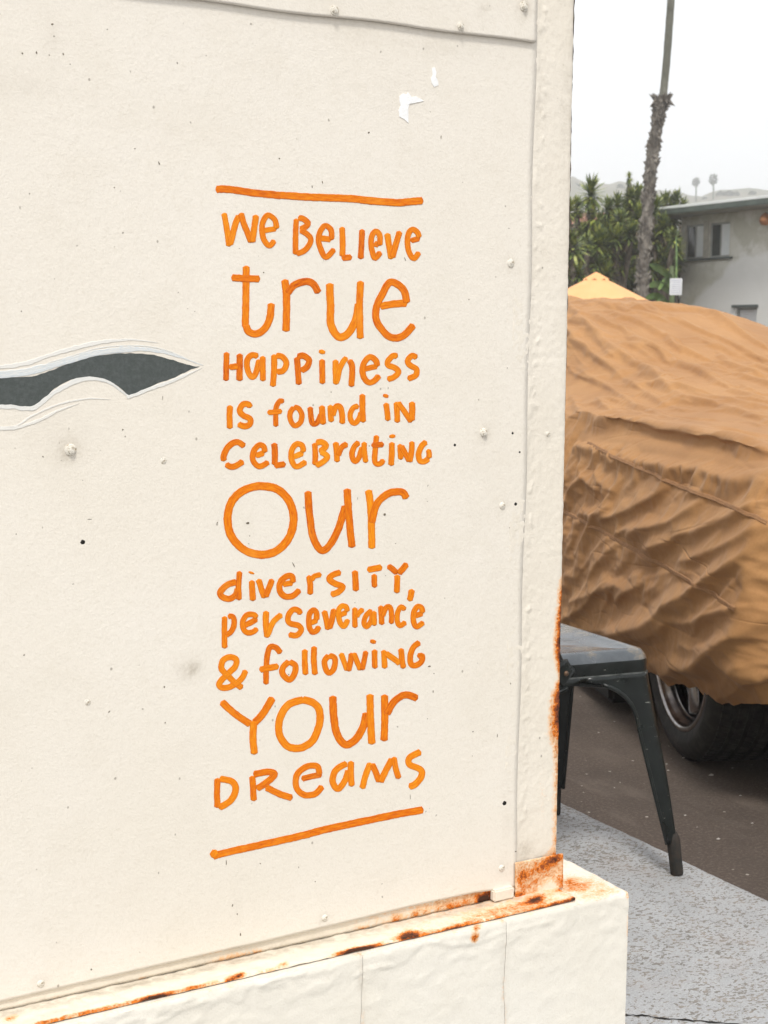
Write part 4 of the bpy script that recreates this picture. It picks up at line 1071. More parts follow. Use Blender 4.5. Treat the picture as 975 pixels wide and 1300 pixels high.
# the slack roll that droops over the shoulder, and the hollow beneath it
disp += fold([(60, 683), (200, 696), (340, 722), (480, 728), (620, 752), (760, 785), (860, 815), (985, 830)], U_, .058, .032, -.4, .25)
disp -= fold([(60, 725), (200, 745), (340, 775), (480, 800), (620, 820), (760, 845), (985, 880)], U_, .030, .03, 0, .5)
disp += fold([(50, 735), (100, 758), (220, 815), (330, 838), (480, 880), (700, 905), (985, 960)], U_, .022, .030, -.2, .4)
FL = [([(70, 50), (180, 110), (300, 150), (450, 170), (600, 205), (750, 215), (900, 250), (985, 265)], .010, .03),
      ([(200, 430), (330, 385), (460, 320), (540, 270)], .013, .022), ([(330, 500), (470, 450), (600, 400), (700, 330)], .016, .025),
      ([(400, 540), (560, 510), (720, 450), (850, 400), (985, 345)], .022, .032), ([(560, 610), (700, 570), (850, 510), (985, 445)], .015, .028),
      ([(230, 940), (400, 890), (520, 830), (660, 740), (760, 670), (880, 590), (985, 500)], .030, .035), ([(280, 960), (460, 930), (600, 870), (760, 830), (900, 800), (985, 755)], .018, .03),
      ([(480, 1110), (620, 1060), (760, 990), (860, 930), (985, 830)], .034, .04), ([(40, 860), (160, 800), (270, 680)], .012, .02), ([(60, 790), (200, 740), (300, 710)], .009, .02),
      ([(700, 1200), (820, 1180), (985, 1110)], .012, .025), ([(80, 320), (110, 280), (160, 240)], .010, .018), ([(200, 190), (240, 260), (300, 290)], .010, .016), ([(120, 160), (170, 250), (260, 300)], .010, .018),
      ([(760, 1040), (830, 1090), (900, 1120), (985, 1100)], .012, .018), ([(150, 400), (230, 390), (280, 350)], .010, .018), ([(600, 330), (640, 300), (720, 290)], .008, .014), ([(280, 800), (340, 740), (420, 700)], .010, .02)]
for p_, a_, w_ in FL: disp += fold(p_, L_, a_ * 1.35, w_ * .8, -.3, .12)
# seams: a double stitched groove
seamlines = [[(180, 80), (300, 140), (450, 205), (580, 265), (750, 325), (870, 380), (985, 435)], [(30, 365), (60, 380), (180, 440), (300, 510), (420, 570), (540, 630), (700, 710), (790, 770), (860, 812)]]
for sl in seamlines:
    disp -= fold(sl, L_, .005, .006, 0, .5)
    disp += fold([(a_, b_ + 9) for a_, b_ in sl], L_, .0045, .005, 0, .5)
# free wrinkling
lowm = np.clip((.80 - Pg[..., 2]) / .12, 0, 1); upm = 1 - lowm
def dirn(c, d):
    c = np.radians(c); return S * math.cos(c) + T * math.sin(c), -S * math.sin(c) + T * math.cos(c)
def ridged(x, y): return (1 - np.abs(perlin(x, y)) * 1.6)
qa = to_st([(480, 290)] and [(700 + 330 / 3.545, 340 + 210 / 3.545), (700 + 975 / 3.545, 340 + 500 / 3.545)])
qb = to_st([(700 + 400 / 3.545, 540 + 890 / 3.545), (700 + 880 / 3.545, 540 + 590 / 3.545)])
rnd_ = random.Random(5)
def soft_folds(q, m_, t0, t1, n, amax, jit, smax):
    """tension folds: long narrow creases running with the pull of the cloth"""
    global disp
    d = q[1] - q[0]; an0 = math.atan2(d[1], d[0])
    for _ in range(n):
        sc_, tc_ = rnd_.uniform(-.85, smax), rnd_.uniform(t0, t1); an = an0 + rnd_.gauss(0, jit); L = rnd_.uniform(.12, .42); cv = rnd_.uniform(-.35, .35)
        w_ = rnd_.uniform(.006, .017); A = amax * rnd_.uniform(.35, 1.) * (w_ / .014) * (1 if rnd_.random() < .68 else -.8); e_ = w_ * rnd_.choice([.08, .15, .4])
        rx, ry = S - sc_, T - tc_; a_ = rx * math.cos(an) + ry * math.sin(an); b_ = -rx * math.sin(an) + ry * math.cos(an) - cv * a_ * a_
        k = (np.abs(a_) < L) & (np.abs(b_) < 7 * w_)
        if not k.any(): continue
        win = (1 - (a_[k] / L) ** 2) ** 1.5
        disp[k] += m_[k] * A * win * np.exp(-(np.sqrt(b_[k] ** 2 + e_ * e_) - e_) / (w_ * (.45 + .55 * win)))
soft_folds(qa, upm, .70, 1.75, 300, .017, .16, 4.2)
soft_folds(qb, lowm, .02, .80, 80, .013, .22, 3.)
disp *= .35 + .65 * np.clip(T / .09, 0, 1)
# let the cloth settle: spare length across the pull direction buckles into creases,
# while the cloth itself can hardly stretch (position based relaxation, coarse to fine)
RK = .62
def relax_from(P0, N0, XS, V, eps, its, bend, keep):
    X = XS.copy(); X0 = XS.copy()
    dirs = []
    for di, dj in ((1, 0), (0, 1), (1, 1), (1, -1), (2, 0), (0, 2)):
        a = (slice(0, X.shape[0] - di), slice(max(0, -dj), X.shape[1] - max(0, dj))); b = (slice(di, X.shape[0]), slice(max(0, dj), X.shape[1] - max(0, -dj)))
        e = P0[b] - P0[a]; L = np.linalg.norm(e, axis=-1)
        c = np.sum(e * V[a], -1) / (L + 1e-9); Lx = np.linalg.norm(XS[b] - XS[a], axis=-1); dirs.append((di, dj, a, b, L * (1 + eps[a] * (.12 + .88 * c * c)) + RK * np.maximum(Lx - L, 0)))
    for it in range(its):
        for (di, dj, a, b, L) in dirs:
            long_ = di + abs(dj) == 2 and not (di == 1)
            st = bend if long_ else (1. if (di == 0 or dj == 0) else .7)
            m = 2 * max(di, abs(dj)) if long_ else 2
            for ph in range(2):
                ax_ = 0 if di else 1; n_ = L.shape[ax_]; idx = np.arange(n_); sel = idx[(idx // max(1, (di or dj))) % 2 == ph] if long_ else idx[idx % 2 == ph]
                ta = tuple(np.arange(a[q].start, a[q].stop)[sel] if q == ax_ else a[q] for q in (0, 1)); tb = tuple(np.arange(b[q].start, b[q].stop)[sel] if q == ax_ else b[q] for q in (0, 1))
                Ls = L[sel] if ax_ == 0 else L[:, sel]
                A = X[ta]; B = X[tb]; d = B - A; l = np.sqrt(np.sum(d * d, -1)) + 1e-9
                k = (l - Ls) / l * .5 * st
                if long_: k = np.where(l < Ls, k, 0)
                d *= k[..., None]; X[ta] = A + d; X[tb] = B - d
        X[..., 2] -= .00004
        X += (X0 - X) * keep
        h = np.sum((X - P0) * N0, -1); low = np.minimum(h + .004, 0); X -= N0 * low[..., None]
    return X
def frame_vec(P, an):
    du = np.gradient(P, axis=0); du /= np.linalg.norm(du, axis=-1)[..., None] + 1e-9; dv = np.gradient(P, axis=1); dv /= np.linalg.norm(dv, axis=-1)[..., None] + 1e-9
    return dv * np.cos(an)[..., None] - du * np.sin(an)[..., None]
ana = math.atan2(qa[1][1] - qa[0][1], qa[1][0] - qa[0][0]); anb = math.atan2(qb[1][1] - qb[0][1], qb[1][0] - qb[0][0])
# use one orientation sense for both
if math.cos(ana) < 0: ana += math.pi
if math.cos(anb) < 0: anb += math.pi
ANG = ana * upm + anb * lowm + .35 * perlin(S * 2.2, T * 2.2) 
EPS = (.034 + .040 * np.clip(.4 + perlin(S * 2.6 + 3, T * 2.6) * 1.8, 0, 1.4)) * (1. - .15 * lowm)
EPS = EPS * (1 - .75 * np.exp(-((Pg[..., 2] - .78) / .07) ** 2))
i1 = len(NSs)
disp += fold([(722, 394), (780, 391), (850, 391), (885, 394), (915, 404), (945, 424)], (0, 0, 1), .018, .03, 0, .2)
disp += .0012 * perlin(S * 40, T * 40) + .003 * perlin(S * 14 + 5, T * 14)
def up2(A, shp, idx):
    out = np.empty((shp[0], shp[1]) + A.shape[2:]); ii, jj = idx
    I = np.arange(shp[0]); J = np.arange(shp[1]); tmp = np.empty((shp[0], A.shape[1]) + A.shape[2:])
    fi = np.interp(I, ii, np.arange(len(ii))); a = np.clip(fi.astype(int), 0, len(ii) - 2); f = (fi - a).reshape((-1, 1) + (1,) * (A.ndim - 2))
    tmp = A[a] * (1 - f) + A[a + 1] * f
    fj = np.interp(J, jj, np.arange(len(jj))); b = np.clip(fj.astype(int), 0, len(jj) - 2); g_ = (fj - b).reshape((1, -1) + (1,) * (A.ndim - 2))
    return tmp[:, b] * (1 - g_) + tmp[:, b + 1] * g_
Sub = (slice(0, i1), slice(0, 420))
P0s, N0s, Ds = Pg[Sub], Nn[Sub], disp[Sub]
shp = P0s.shape[:2]; off = None
ED = np.minimum(np.minimum(np.arange(shp[0])[:, None], shp[0] - 1 - np.arange(shp[0])[:, None]) / 14., (shp[1] - 1 - np.arange(shp[1])[None]) / 14.); ED = np.clip(ED, 0, 1)
cur = N0s * Ds[..., None]
for step, its, bend, keep, ef in ((8, 140, .02, .006, 1.1), (3, 110, .05, .005, 1.0), (1, 60, .08, .004, 1.0)):
    ii = np.unique(np.r_[np.arange(0, shp[0], step), shp[0] - 1]); jj = np.unique(np.r_[np.arange(0, shp[1], step), shp[1] - 1]); ix = np.ix_(ii, jj)
    p0 = P0s[ix]; n0 = N0s[ix]; c0_ = cur[ix]; an_ = ANG[Sub][ix]; V_ = frame_vec(p0, an_)
    P_start = p0 + c0_
    X = relax_from(p0, n0, P_start, V_, EPS[Sub][ix] * ef, its, bend, keep)
    dlt = up2((X - P_start), shp, (ii, jj)) * ED[..., None]
    cur = cur + dlt
for _ in range(2):
    cur[1:-1, 1:-1] = cur[1:-1, 1:-1] * .5 + .125 * (cur[2:, 1:-1] + cur[:-2, 1:-1] + cur[1:-1, 2:] + cur[1:-1, :-2])
full = Nn * disp[..., None]; full[Sub] = cur
Pg = Pg + full
Pg[..., 2] = np.maximum(Pg[..., 2], ASP + .03)
# ends closed down to the ground: gathered skirts
front = Pg[0].copy(); cfr = np.mean(front, 0)
cov_v = Pg.reshape(-1, 3)
def cover_mat():
    m = NM('tan_car_cover_cloth', .8, .25)
    m.b.inputs['Sheen Weight'].default_value = .08; m.b.inputs['Sheen Roughness'].default_value = .5
    c = m.mix(m.rng(m.noise(4, 4), .35, .7), (.42, .222, .088), (.34, .170, .064))
    c = m.mix(m.rng(m.noise(120, 4, .7), .4, .75, 0, .35), c, (.28, .135, .05))
    c = m.mix(m.rng(m.noise(22, 4, .6), .58, .75, 0, .30), c, (.44, .25, .12))
    for sc_, rt, am_, wd_ in ((2.4, .9, .0034, .035), (4.6, .55, .0020, .05)):     # thin sharp creases of folded canvas
        n_ = m.noise(sc_, .6, .35, vec=m.mapv((.7, .7, 3.6), rot=(rt, -.5, .35), loc=(sc_, 2, 1)))
        ln = m.rng(m.math('ABSOLUTE', m.math('SUBTRACT', n_, .5)), 0, wd_, smooth=True)
        m.bump(m.mix(m.rng(m.noise(sc_ * .7, 1), .45, .6), (1, 1, 1), ln), am_, .6)
    m.bump(m.noise(700, 2), .0008, .35); m.bump(m.noise(38, 4, .6), .003, .35)
    return m.done(c)
MAT_COVER = cover_mat()
cover = mesh('car_cover', cov_v, [tuple(f) for f in grid_faces(ns_, nt__)], MAT_COVER, None, True)
tag(cover, 'wrinkled tan brown cloth cover draped over the parked car', 'car cover')
# end skirts as child panels
for nm, row, d_ in (('cover_end', Pg[0], -1), ('cover_end', Pg[-1], 1)):
    sel = row[::4]; lowz = ASP + .2; V = []
    for q in sel:
        for k in range(5):
            z = q[2] + (min(q[2], lowz) - q[2]) * k / 4; V.append((q[0] + ax[0] * d_ * .03 * math.sin(k * .8), q[1] + ax[1] * d_ * .03 * math.sin(k * .8), z))
    mesh(nm, V, [tuple(f) for f in grid_faces(len(sel), 5)], MAT_COVER, cover, True)
# stitched seam tapes, following the cloth
MAT_SEAM = simple('cover_seam_tape', (.36, .19, .085), (.30, .155, .07), 60, .8, bump=.002, bscale=300)
for sl in seamlines:
    P = catmull(np.array(sl, float) / 3.545 + np.array([700, 540]), 14); V = []
    ks = []
    for u, v in P:
        d = (visf[:, 0] - u) ** 2 + (visf[:, 1] - v) ** 2; ks.append(int(np.argmin(d)))
    nn_ = int(nearmask.sum()); seen = []
    for k in ks:
        i, j = divmod(k, nn_)
        if seen and (i, j) == seen[-1]: continue
        seen.append((i, j))
    mid_ = np.array([Pg[i, j] for i, j in seen]); nm_ = np.array([Nn[i, j] for i, j in seen])
    if len(mid_) > 12:
        ker = np.ones(3) / 3; pad = np.pad(mid_, ((1, 1), (0, 0)), 'edge'); mid_ = np.stack([np.convolve(pad[:, c], ker, 'valid') for c in range(3)], -1)
    tg = np.gradient(mid_, axis=0); tg /= np.linalg.norm(tg, axis=1)[:, None] + 1e-9
    sd2 = np.cross(nm_, tg); sd2 /= np.linalg.norm(sd2, axis=1)[:, None] + 1e-9
    for q, n_, s_ in zip(mid_, nm_, sd2):
        for a_, h in ((-.0065, .000), (-.005, .0036), (-.001, .0024), (.001, .0024), (.005, .0036), (.0065, .000)): V.append(q + s_ * a_ + n_ * h)
    mesh('seam', V, [tuple(f) for f in grid_faces(len(mid_), 6)], MAT_SEAM, cover, True)

# ------------------------------------------------------------------ PATIO UMBRELLA
def umbrella_mat():
    m = NM('orange_umbrella_canvas', .8, .2)
    m.b.inputs['Subsurface Weight'].default_value = 0
    return m.done(m.mix(m.rng(m.noise(3, 3), .3, .7), (.80, .43, .20), (.76, .39, .17)))
MU = umbrella_mat()
UD = 27.
up_ = at_d(757, 345, UD); zs_r = at_d(757, 378, UD)[2]
umb = empty('patio_umbrella', 'pale orange patio umbrella open behind the covered car', 'umbrella', (up_[0], up_[1], ASP))
ptop = up_[2] - ASP; rim = 1.5; zr = ptop - .80
for nm, r0, r1, z0, z1 in (('canopy', .0, rim, ptop - .05, zr), ('vent_cap', .0, .24, ptop, ptop - .13)):
    V = []; NSeg = 64; NRr = 10
    for j in range(NRr):
        t = j / (NRr - 1)
        for k in range(NSeg):
            th = 2 * math.pi * k / NSeg; fr_ = abs(math.sin(th * 4)); sag = (.05 * t * (1 - .2 * t)) * fr_
            rr = (r0 + (r1 - r0) * t) * (1 - .07 * fr_ * t); V.append((rr * math.cos(th), rr * math.sin(th), z0 + (z1 - z0) * (t ** 1.04) - sag))
    fs = [(j * NSeg + k, j * NSeg + (k + 1) % NSeg, (j + 1) * NSeg + (k + 1) % NSeg, (j + 1) * NSeg + k) for j in range(NRr - 1) for k in range(NSeg)]
    o = mesh(nm, V, fs, MU, umb, True)
    if nm == 'canopy':
        base_ = len(V) - NSeg; V3 = []
        for k in range(NSeg): V3.append(V[base_ + k]); V3.append((V[base_ + k][0] * 1.003, V[base_ + k][1] * 1.003, V[base_ + k][2] - .14 - .02 * math.sin(k)))
        mesh('valance', V3, [(2 * k, 2 * ((k + 1) % NSeg), 2 * ((k + 1) % NSeg) + 1, 2 * k + 1) for k in range(NSeg)], MU, umb, True)
vs_, f_ = tube_data([(0, 0, 0), (0, 0, ptop - .01)], .022, 10); mesh('pole', vs_, f_, simple('umbrella_pole_wood', (.3, .18, .09), rough=.6), umb, True)
vs_, f_ = lathe_data([(.0, .08), (.2, .08), (.25, .05), (.26, 0)], 24, 'z'); mesh('base', vs_, f_, MAT_UNDER, umb, True)
vs_, f_ = merge([tube_data([(0, 0, ptop - .12), (rim * .93 * math.cos(a_), rim * .93 * math.sin(a_), zr + .0)], .008, 5) for a_ in [k * math.pi / 4 for k in range(8)]])
mesh('ribs', vs_, f_, MAT_UNDER, umb)

# ------------------------------------------------------------------ HOUSE
def stucco(y0, z0, y1, z1):
    m = NM('old_grey_stucco', .9, .2)
    c = m.mix(m.rng(m.noise(.55, 4, .55), .38, .62), (.62, .61, .52), (.74, .73, .68))
    c = m.mix(m.rng(m.noise(1.1, 5, .6, dist=.6), .48, .60, 0, .85), c, (.50, .49, .40))
    c = m.mix(m.rng(m.noise(6, 4, .6), .5, .75, 0, .3), c, (.38, .37, .30))
    # repaired lower patch of paler stucco
    sp_ = m.n('ShaderNodeSeparateXYZ'); m.t.links.new(m.co, sp_.inputs[0])
    ln = m.math('MINIMUM', m.math('MULTIPLY_ADD', sp_.outputs['Y'], (z1 - z0) / (y1 - y0), z0 - y0 * (z1 - z0) / (y1 - y0)), z1)
    e = m.math('SUBTRACT', m.math('ADD', ln, m.math('MULTIPLY', m.noise(1.4, 4), .5)), sp_.outputs['Z'])
    c = m.mix(m.rng(e, .18, .34, 0, .85), c, (.80, .80, .77))
    m.bump(m.noise(28, 4), .02, .5)
    return m.done(c)
hc = at_d(862.5, 380, 38.); HX, HY = hc[0], hc[1]
house = empty('stucco_house', 'two storey pale grey stucco house with green eave and sliding windows', 'house', (HX, HY, ASP))
def hz(v, u=870): return at_d(u, v, math.hypot(HX, HY))[2] - ASP
def hy(u):        # y on facade plane x=HX for pixel column u (at eye level)
    q = ray(u - 5.5, 430); return q[1] / q[0] * HX - HY
def hzz(u, v):
    q = ray(u, v); return CAM_H + q[2] / q[0] * HX - ASP
ztopw = hzz(866, 274)
MS = stucco(hy(885), hzz(885, 382), hy(945), hzz(945, 322))
# windows: (u0,u1,vtop,vbot) measured on the facade
wins = [(871, 895, 287.5, 327.5), (901.5, 927.5, 284, 326)]
lw = (938, 965, 390, 430)
yy = sorted([0.0, -14.0] + [hy(u) for q in wins + [lw] for u in q[:2]])
Z0 = hzz(899, 327.5); Z1 = hzz(899, 283.5)
zl0, zl1 = hzz(950, 432), hzz(950, 390.5)
cells = []
def cutouts(y, z):
    for u0, u1, *_ in wins:
        if hy(u1) < y < hy(u0) and Z0 < z < Z1: return True
    return hy(lw[1]) < y < hy(lw[0]) and zl0 < z < zl1
H_ = CAM_H + ray(866, 271)[2] / ray(866, 271)[0] * (HX - .73) - ASP + .02
zzs = sorted([0, H_, Z0, Z1, zl0, zl1]); V = []; fs = []
for i in range(len(yy) - 1):
    for j in range(len(zzs) - 1):
        if cutouts((yy[i] + yy[i + 1]) / 2, (zzs[j] + zzs[j + 1]) / 2): continue
        o_ = len(V); V += [(0, yy[i], zzs[j]), (0, yy[i + 1], zzs[j]), (0, yy[i + 1], zzs[j + 1]), (0, yy[i], zzs[j + 1])]; fs.append((o_, o_ + 1, o_ + 2, o_ + 3))
def reveal(y0, y1, z0, z1):
    o_ = len(V); V.extend([(0, y0, z0), (0, y1, z0), (0, y1, z1), (0, y0, z1), (.16, y0, z0), (.16, y1, z0), (.16, y1, z1), (.16, y0, z1)])
    for k in range(4): fs.append((o_ + k, o_ + (k + 1) % 4, o_ + 4 + (k + 1) % 4, o_ + 4 + k))
for u0, u1, *_ in wins: reveal(hy(u1), hy(u0), Z0, Z1)
reveal(hy(lw[1]), hy(lw[0]), zl0, zl1)
zeb = CAM_H + ray(866, 271)[2] / ray(866, 271)[0] * (HX - .73) - ASP; zet = CAM_H + ray(866, 259.6)[2] / ray(866, 259.6)[0] * (HX - .73) - ASP; H_ = zeb + .02
for a_ in (0.0, -14.0):
    o_ = len(V); V += [(0, a_, 0), (9, a_, 0), (9, a_, H_), (0, a_, H_)]; fs.append((o_, o_ + 1, o_ + 2, o_ + 3))
o_ = len(V); V += [(9, 0, 0), (9, -14, 0), (9, -14, H_), (9, 0, H_)]; fs.append((o_, o_ + 1, o_ + 2, o_ + 3))
mesh('wall', V, fs, MS, house)
MG = simple('green_fascia_paint', (.10, .125, .105), (.075, .095, .08), 3, .6)
MW = simple('white_roof_edge', (.85, .86, .84), (.75, .77, .75), 2, .6)
MSOF = simple('grey_soffit', (.34, .33, .28), (.28, .27, .22), 2, .8)
ovh = .72
ytop = HY
ze = H_ - .02; th_e = zet - zeb
rf = bev_box('roof', -ovh, 9.6, -14.6, 0.80, ze + th_e - .068, ze + th_e, MW, house, .01)
bev_box('fascia', -ovh - .01, -ovh + .04, -14.55, .78, ze + .02, ze + th_e - .07, MG, house, .005)
bev_box('fascia', -ovh + .04, 9.5, .74, .78, ze + .02, ze + th_e - .07, MG, house, .005)
bev_box('soffit', -ovh + .04, 9.5, -14.5, .738, ze + .0, ze + .03, MSOF, house, .0)
MFR = simple('aluminium_frame', (.42, .43, .40), (.34, .35, .33), 3, .4, .3); MSILL = simple('sill_green_grey', (.10, .12, .11), rough=.7)
def glass(name, c1, c2):
    m = NM(name, .08, .8); c = m.mix(m.rng(m.noise(2.6, 3), .4, .65), c1, c2); return m.done(c)
MGD = glass('dark_window_glass', (.028, .036, .030), (.055, .065, .055)); MGL = glass('curtained_window_glass', (.78, .82, .82), (.88, .9, .9))
def window(y0, y1, z0, z1, blind=False):
    parts = []
    fr = bev_box('window', .05, .09, y0, y0 + .05, z0, z1, MFR, house, .003)
    m2 = (y0 + y1) / 2
    for a_, b_, c_, d_ in ((y1 - .05, y1, z0, z1), (y0 + .0502, y1 - .0502, z1 - .05, z1), (y0 + .0502, y1 - .0502, z0, z0 + .05)) + (() if blind else ((m2 - .025, m2 + .025, z0 + .0502, z1 - .0502),)):
        bev_box('frame', .05, .09, a_, b_, c_, d_, MFR, fr, .003)
    if blind:
        n_ = 12
        for k in range(n_): bev_box('blind_slat', .10, .115, y0 + .052, y1 - .052, z0 + .05 + (z1 - z0 - .1) * k / n_, z0 + .05 + (z1 - z0 - .1) * (k + .9) / n_, MAT_PAPER, fr, 0)
    else:
        bev_box('pane', .066, .074, m2 + .0252, y1 - .0502, z0 + .0502, z1 - .0502, MGD, fr, 0)
        bev_box('pane', .056, .064, y0 + .0502, m2 - .0252, z0 + .0502, z1 - .0502, MGL, fr, 0)
        bev_box('sill', -.07, .048, y0 - .12, y1 + .12, z0 - .05, z0 - .002, MSILL, fr, .005)
for u0, u1, *_ in wins: window(hy(u1), hy(u0), Z0, Z1)
window(hy(lw[1]), hy(lw[0]), zl0, zl1, True)
bev_box('window_hood', -.05, -.002, hy(lw[1]) - .05, hy(lw[0]) + .10, zl1 + .002, zl1 + .07, MSILL, house, .004)
# pale surround between the two windows
for a_, b_ in ((hy(wins[0][1]) - .0, hy(wins[1][0])),):
    bev_box('window_trim', -.03, -.004, min(a_, b_) + .01, max(a_, b_) - .01, Z0 - .05, Z1 + .06, simple('trim_cream', (.48, .46, .39), rough=.8), house, .003)
# copper porch lamp
yl, zl_ = hy(979), hzz(979, 281)
vs_, f_ = lathe_data([(.001, .20), (.07, .16), (.12, .09), (.135, 0), (.10, -.08), (.04, -.10)], 20, 'z')
lampo = mesh('wall_lamp', [(a_ - .20, b_ + yl, c_ + zl_) for a_, b_, c_ in vs_], f_, NM('copper_lamp', .4, .5, .6).done((.55, .24, .10)), house, True)
vs_, f_ = tube_data([(0, yl, zl_ + .05), (-.12, yl, zl_ + .16), (-.2, yl, zl_ + .19)], .018, 8); mesh('bracket', vs_, f_, MAT_UNDER, lampo, True)

# notice on a post by the house corner
nc = at_d(858, 364, 33.); sgn_ = empty('notice_sign', 'small white notice board on a post left of the house corner', 'sign', (nc[0], nc[1], ASP), -R(41))
hw_, hh_ = .135, .185; zc = nc[2] - ASP
bd = bev_box('board', -hw_, hw_, -.008, .008, zc - hh_, zc + hh_, simple('white_sign_board', (.74, .75, .76), (.68, .69, .70), 4, .5), sgn_, .004)
MINK = simple('faded_blue_ink', (.42, .45, .55), rough=.7)
pr_ = []
for r_ in range(7):
    zz_ = zc + hh_ * .72 - r_ * .046; x_ = -hw_ * .78
    while x_ < hw_ * .7:
        l_ = random.uniform(.012, .04)
        if r_ == 0: l_ = .05
        pr_.append(([(x_, -.0095, zz_), (min(x_ + l_, hw_ * .8), -.0095, zz_), (min(x_ + l_, hw_ * .8), -.0095, zz_ + .018), (x_, -.0095, zz_ + .018)], [(0, 1, 2, 3)])); x_ += l_ + .012
vs_, f_ = merge(pr_); tag(mesh('faded_print', vs_, f_, MINK, bd), kind='stuff')
vs_, f_ = tube_data([(0, .03, 0), (0, .03, zc + hh_)], .02, 8); mesh('post', vs_, f_, MAT_UNDER, sgn_, True)

# ------------------------------------------------------------------ PALM
def bark_mat(name, c1, c2, c3, sc=9.):
    m = NM(name, .9, .2)
    k = m.noise(sc, 5, .7, vec=m.mapv((1, 1, .45)))
    c = m.ramp(k, [(.3, c3), (.48, c1), (.66, c2)])
    m.bump(k, .08, .9)
    return m.done(c)
MB1 = bark_mat('shaggy_palm_bark', (.15, .135, .115), (.30, .275, .235), (.05, .045, .035), 7)
MB2 = bark_mat('smooth_palm_bark', (.15, .15, .12), (.20, .195, .16), (.10, .10, .08), 4)
MFROND = simple('palm_frond_green', (.05, .075, .025), (.09, .11, .04), 3, .6)
PD = 34.
def ptrunk(u, v): q = at_d(u, v, PD); return q
lowp = [ptrunk(*q) for q in ((811, 420), (815, 370), (818.5, 310), (824, 240), (831, 180), (838, 138), (841, 126))]
zb_ = lowp[0]; g0 = zb_ + (zb_ - lowp[1]) * .9; g0[2] = ASP
palm = empty('palm_tree', 'tall leaning palm with shaggy lower trunk and thin bare upper trunk', 'palm tree', tuple(g0))
lowc = catmull(np.array([g0] + lowp), 9) - g0
pxm = PD / FPX / 1.0
nL = len(lowc)
rad = [pxm * (6.6 - .2 * (i / nL)) for i in range(nL)]
for i in range(nL): rad[i] *= 1 + .10 * math.sin(i * 1.9) + random.uniform(-.08, .08)
rad[-5:] = [pxm * q for q in (7.0, 7.6, 8.2, 7.6, 5.5)]
vs_, f_ = tube_data(lowc, rad, 14); mesh('trunk', vs_, f_, MB1, palm, True)
upp = [ptrunk(*q) for q in ((841, 130), (846, 80), (850.5, 20), (853, -15))]
d_ = upp[-1] - upp[-2]; 
for k in range(1, 6): upp.append(upp[-1] + d_ / np.linalg.norm(d_) * 1.1 + np.array([.015 * k, 0, 0]))
upc = catmull(np.array(upp), 8) - g0
vs_, f_ = tube_data(upc, [pxm * (4.7 - .6 * i / len(upc)) * random.uniform(.97, 1.04) for i in range(len(upc))], 12); mesh('upper_trunk', vs_, f_, MB2, palm, True)
# leaf-base stubs on the lower trunk
bt = []
for k in range(820):
    t = random.random() ** .75; i = t * (nL - 2); a = int(i); q = lowc[a] + (lowc[a + 1] - lowc[a]) * (i - a); th = random.uniform(0, 6.283); r_ = rad[a] * .96
    n_ = np.array([math.cos(th), math.sin(th), 0]); s_ = np.array([-math.sin(th), math.cos(th), 0]); ln = random.uniform(.05, .11) * (1.7 if t > .93 else 1); wd = random.uniform(.03, .055)
    b_ = q + n_ * r_; tip = b_ + n_ * ln * random.uniform(.4, 1.) + np.array([0, 0, random.choice([1, 1, -.8])]) * ln
    bt.append(([b_ - s_ * wd, b_ + s_ * wd, b_ + np.array([0, 0, .09]), tip, b_ + np.array([0, 0, -.07])], [(0, 3, 2), (2, 3, 1), (0, 4, 3), (4, 1, 3)]))
vs_, f_ = merge(bt); tag(mesh('leaf_stubs', vs_, f_, MB1, palm), kind='stuff')
def fan_crown(c, R0, n, nb, parent, mat, name='crown'):
    pr = []
    for k in range(n):
        th = random.uniform(0, 6.283); el = random.uniform(-1.1, 1.3); dr = np.array([math.cos(th) * math.cos(el), math.sin(th) * math.cos(el), math.sin(el)])
        cen = c + dr * R0 * .55; s_ = np.cross(dr, [0, 0, 1.]); s_ /= np.linalg.norm(s_) + 1e-6; u_ = np.cross(s_, dr)
        pr.append(([c - s_ * .01 * R0, c + s_ * .01 * R0, cen], [(0, 1, 2)]))
        for j in range(nb):
            a_ = (j / (nb - 1) - .5) * 3.6; v_ = dr * math.cos(a_) + s_ * math.sin(a_); tip = cen + v_ * R0 * .5 + np.array([0, 0, -.12 * R0]) ; w_ = np.cross(v_, u_) * .035 * R0; md_ = cen + v_ * R0 * .28
            pr.append(([cen, md_ + w_, tip, md_ - w_], [(0, 1, 2, 3)]))
    vs_, f_ = merge(pr); return mesh(name, vs_, f_, mat, parent)
fan_crown(upc[-1], 1.6, 34, 14, palm, MFROND)

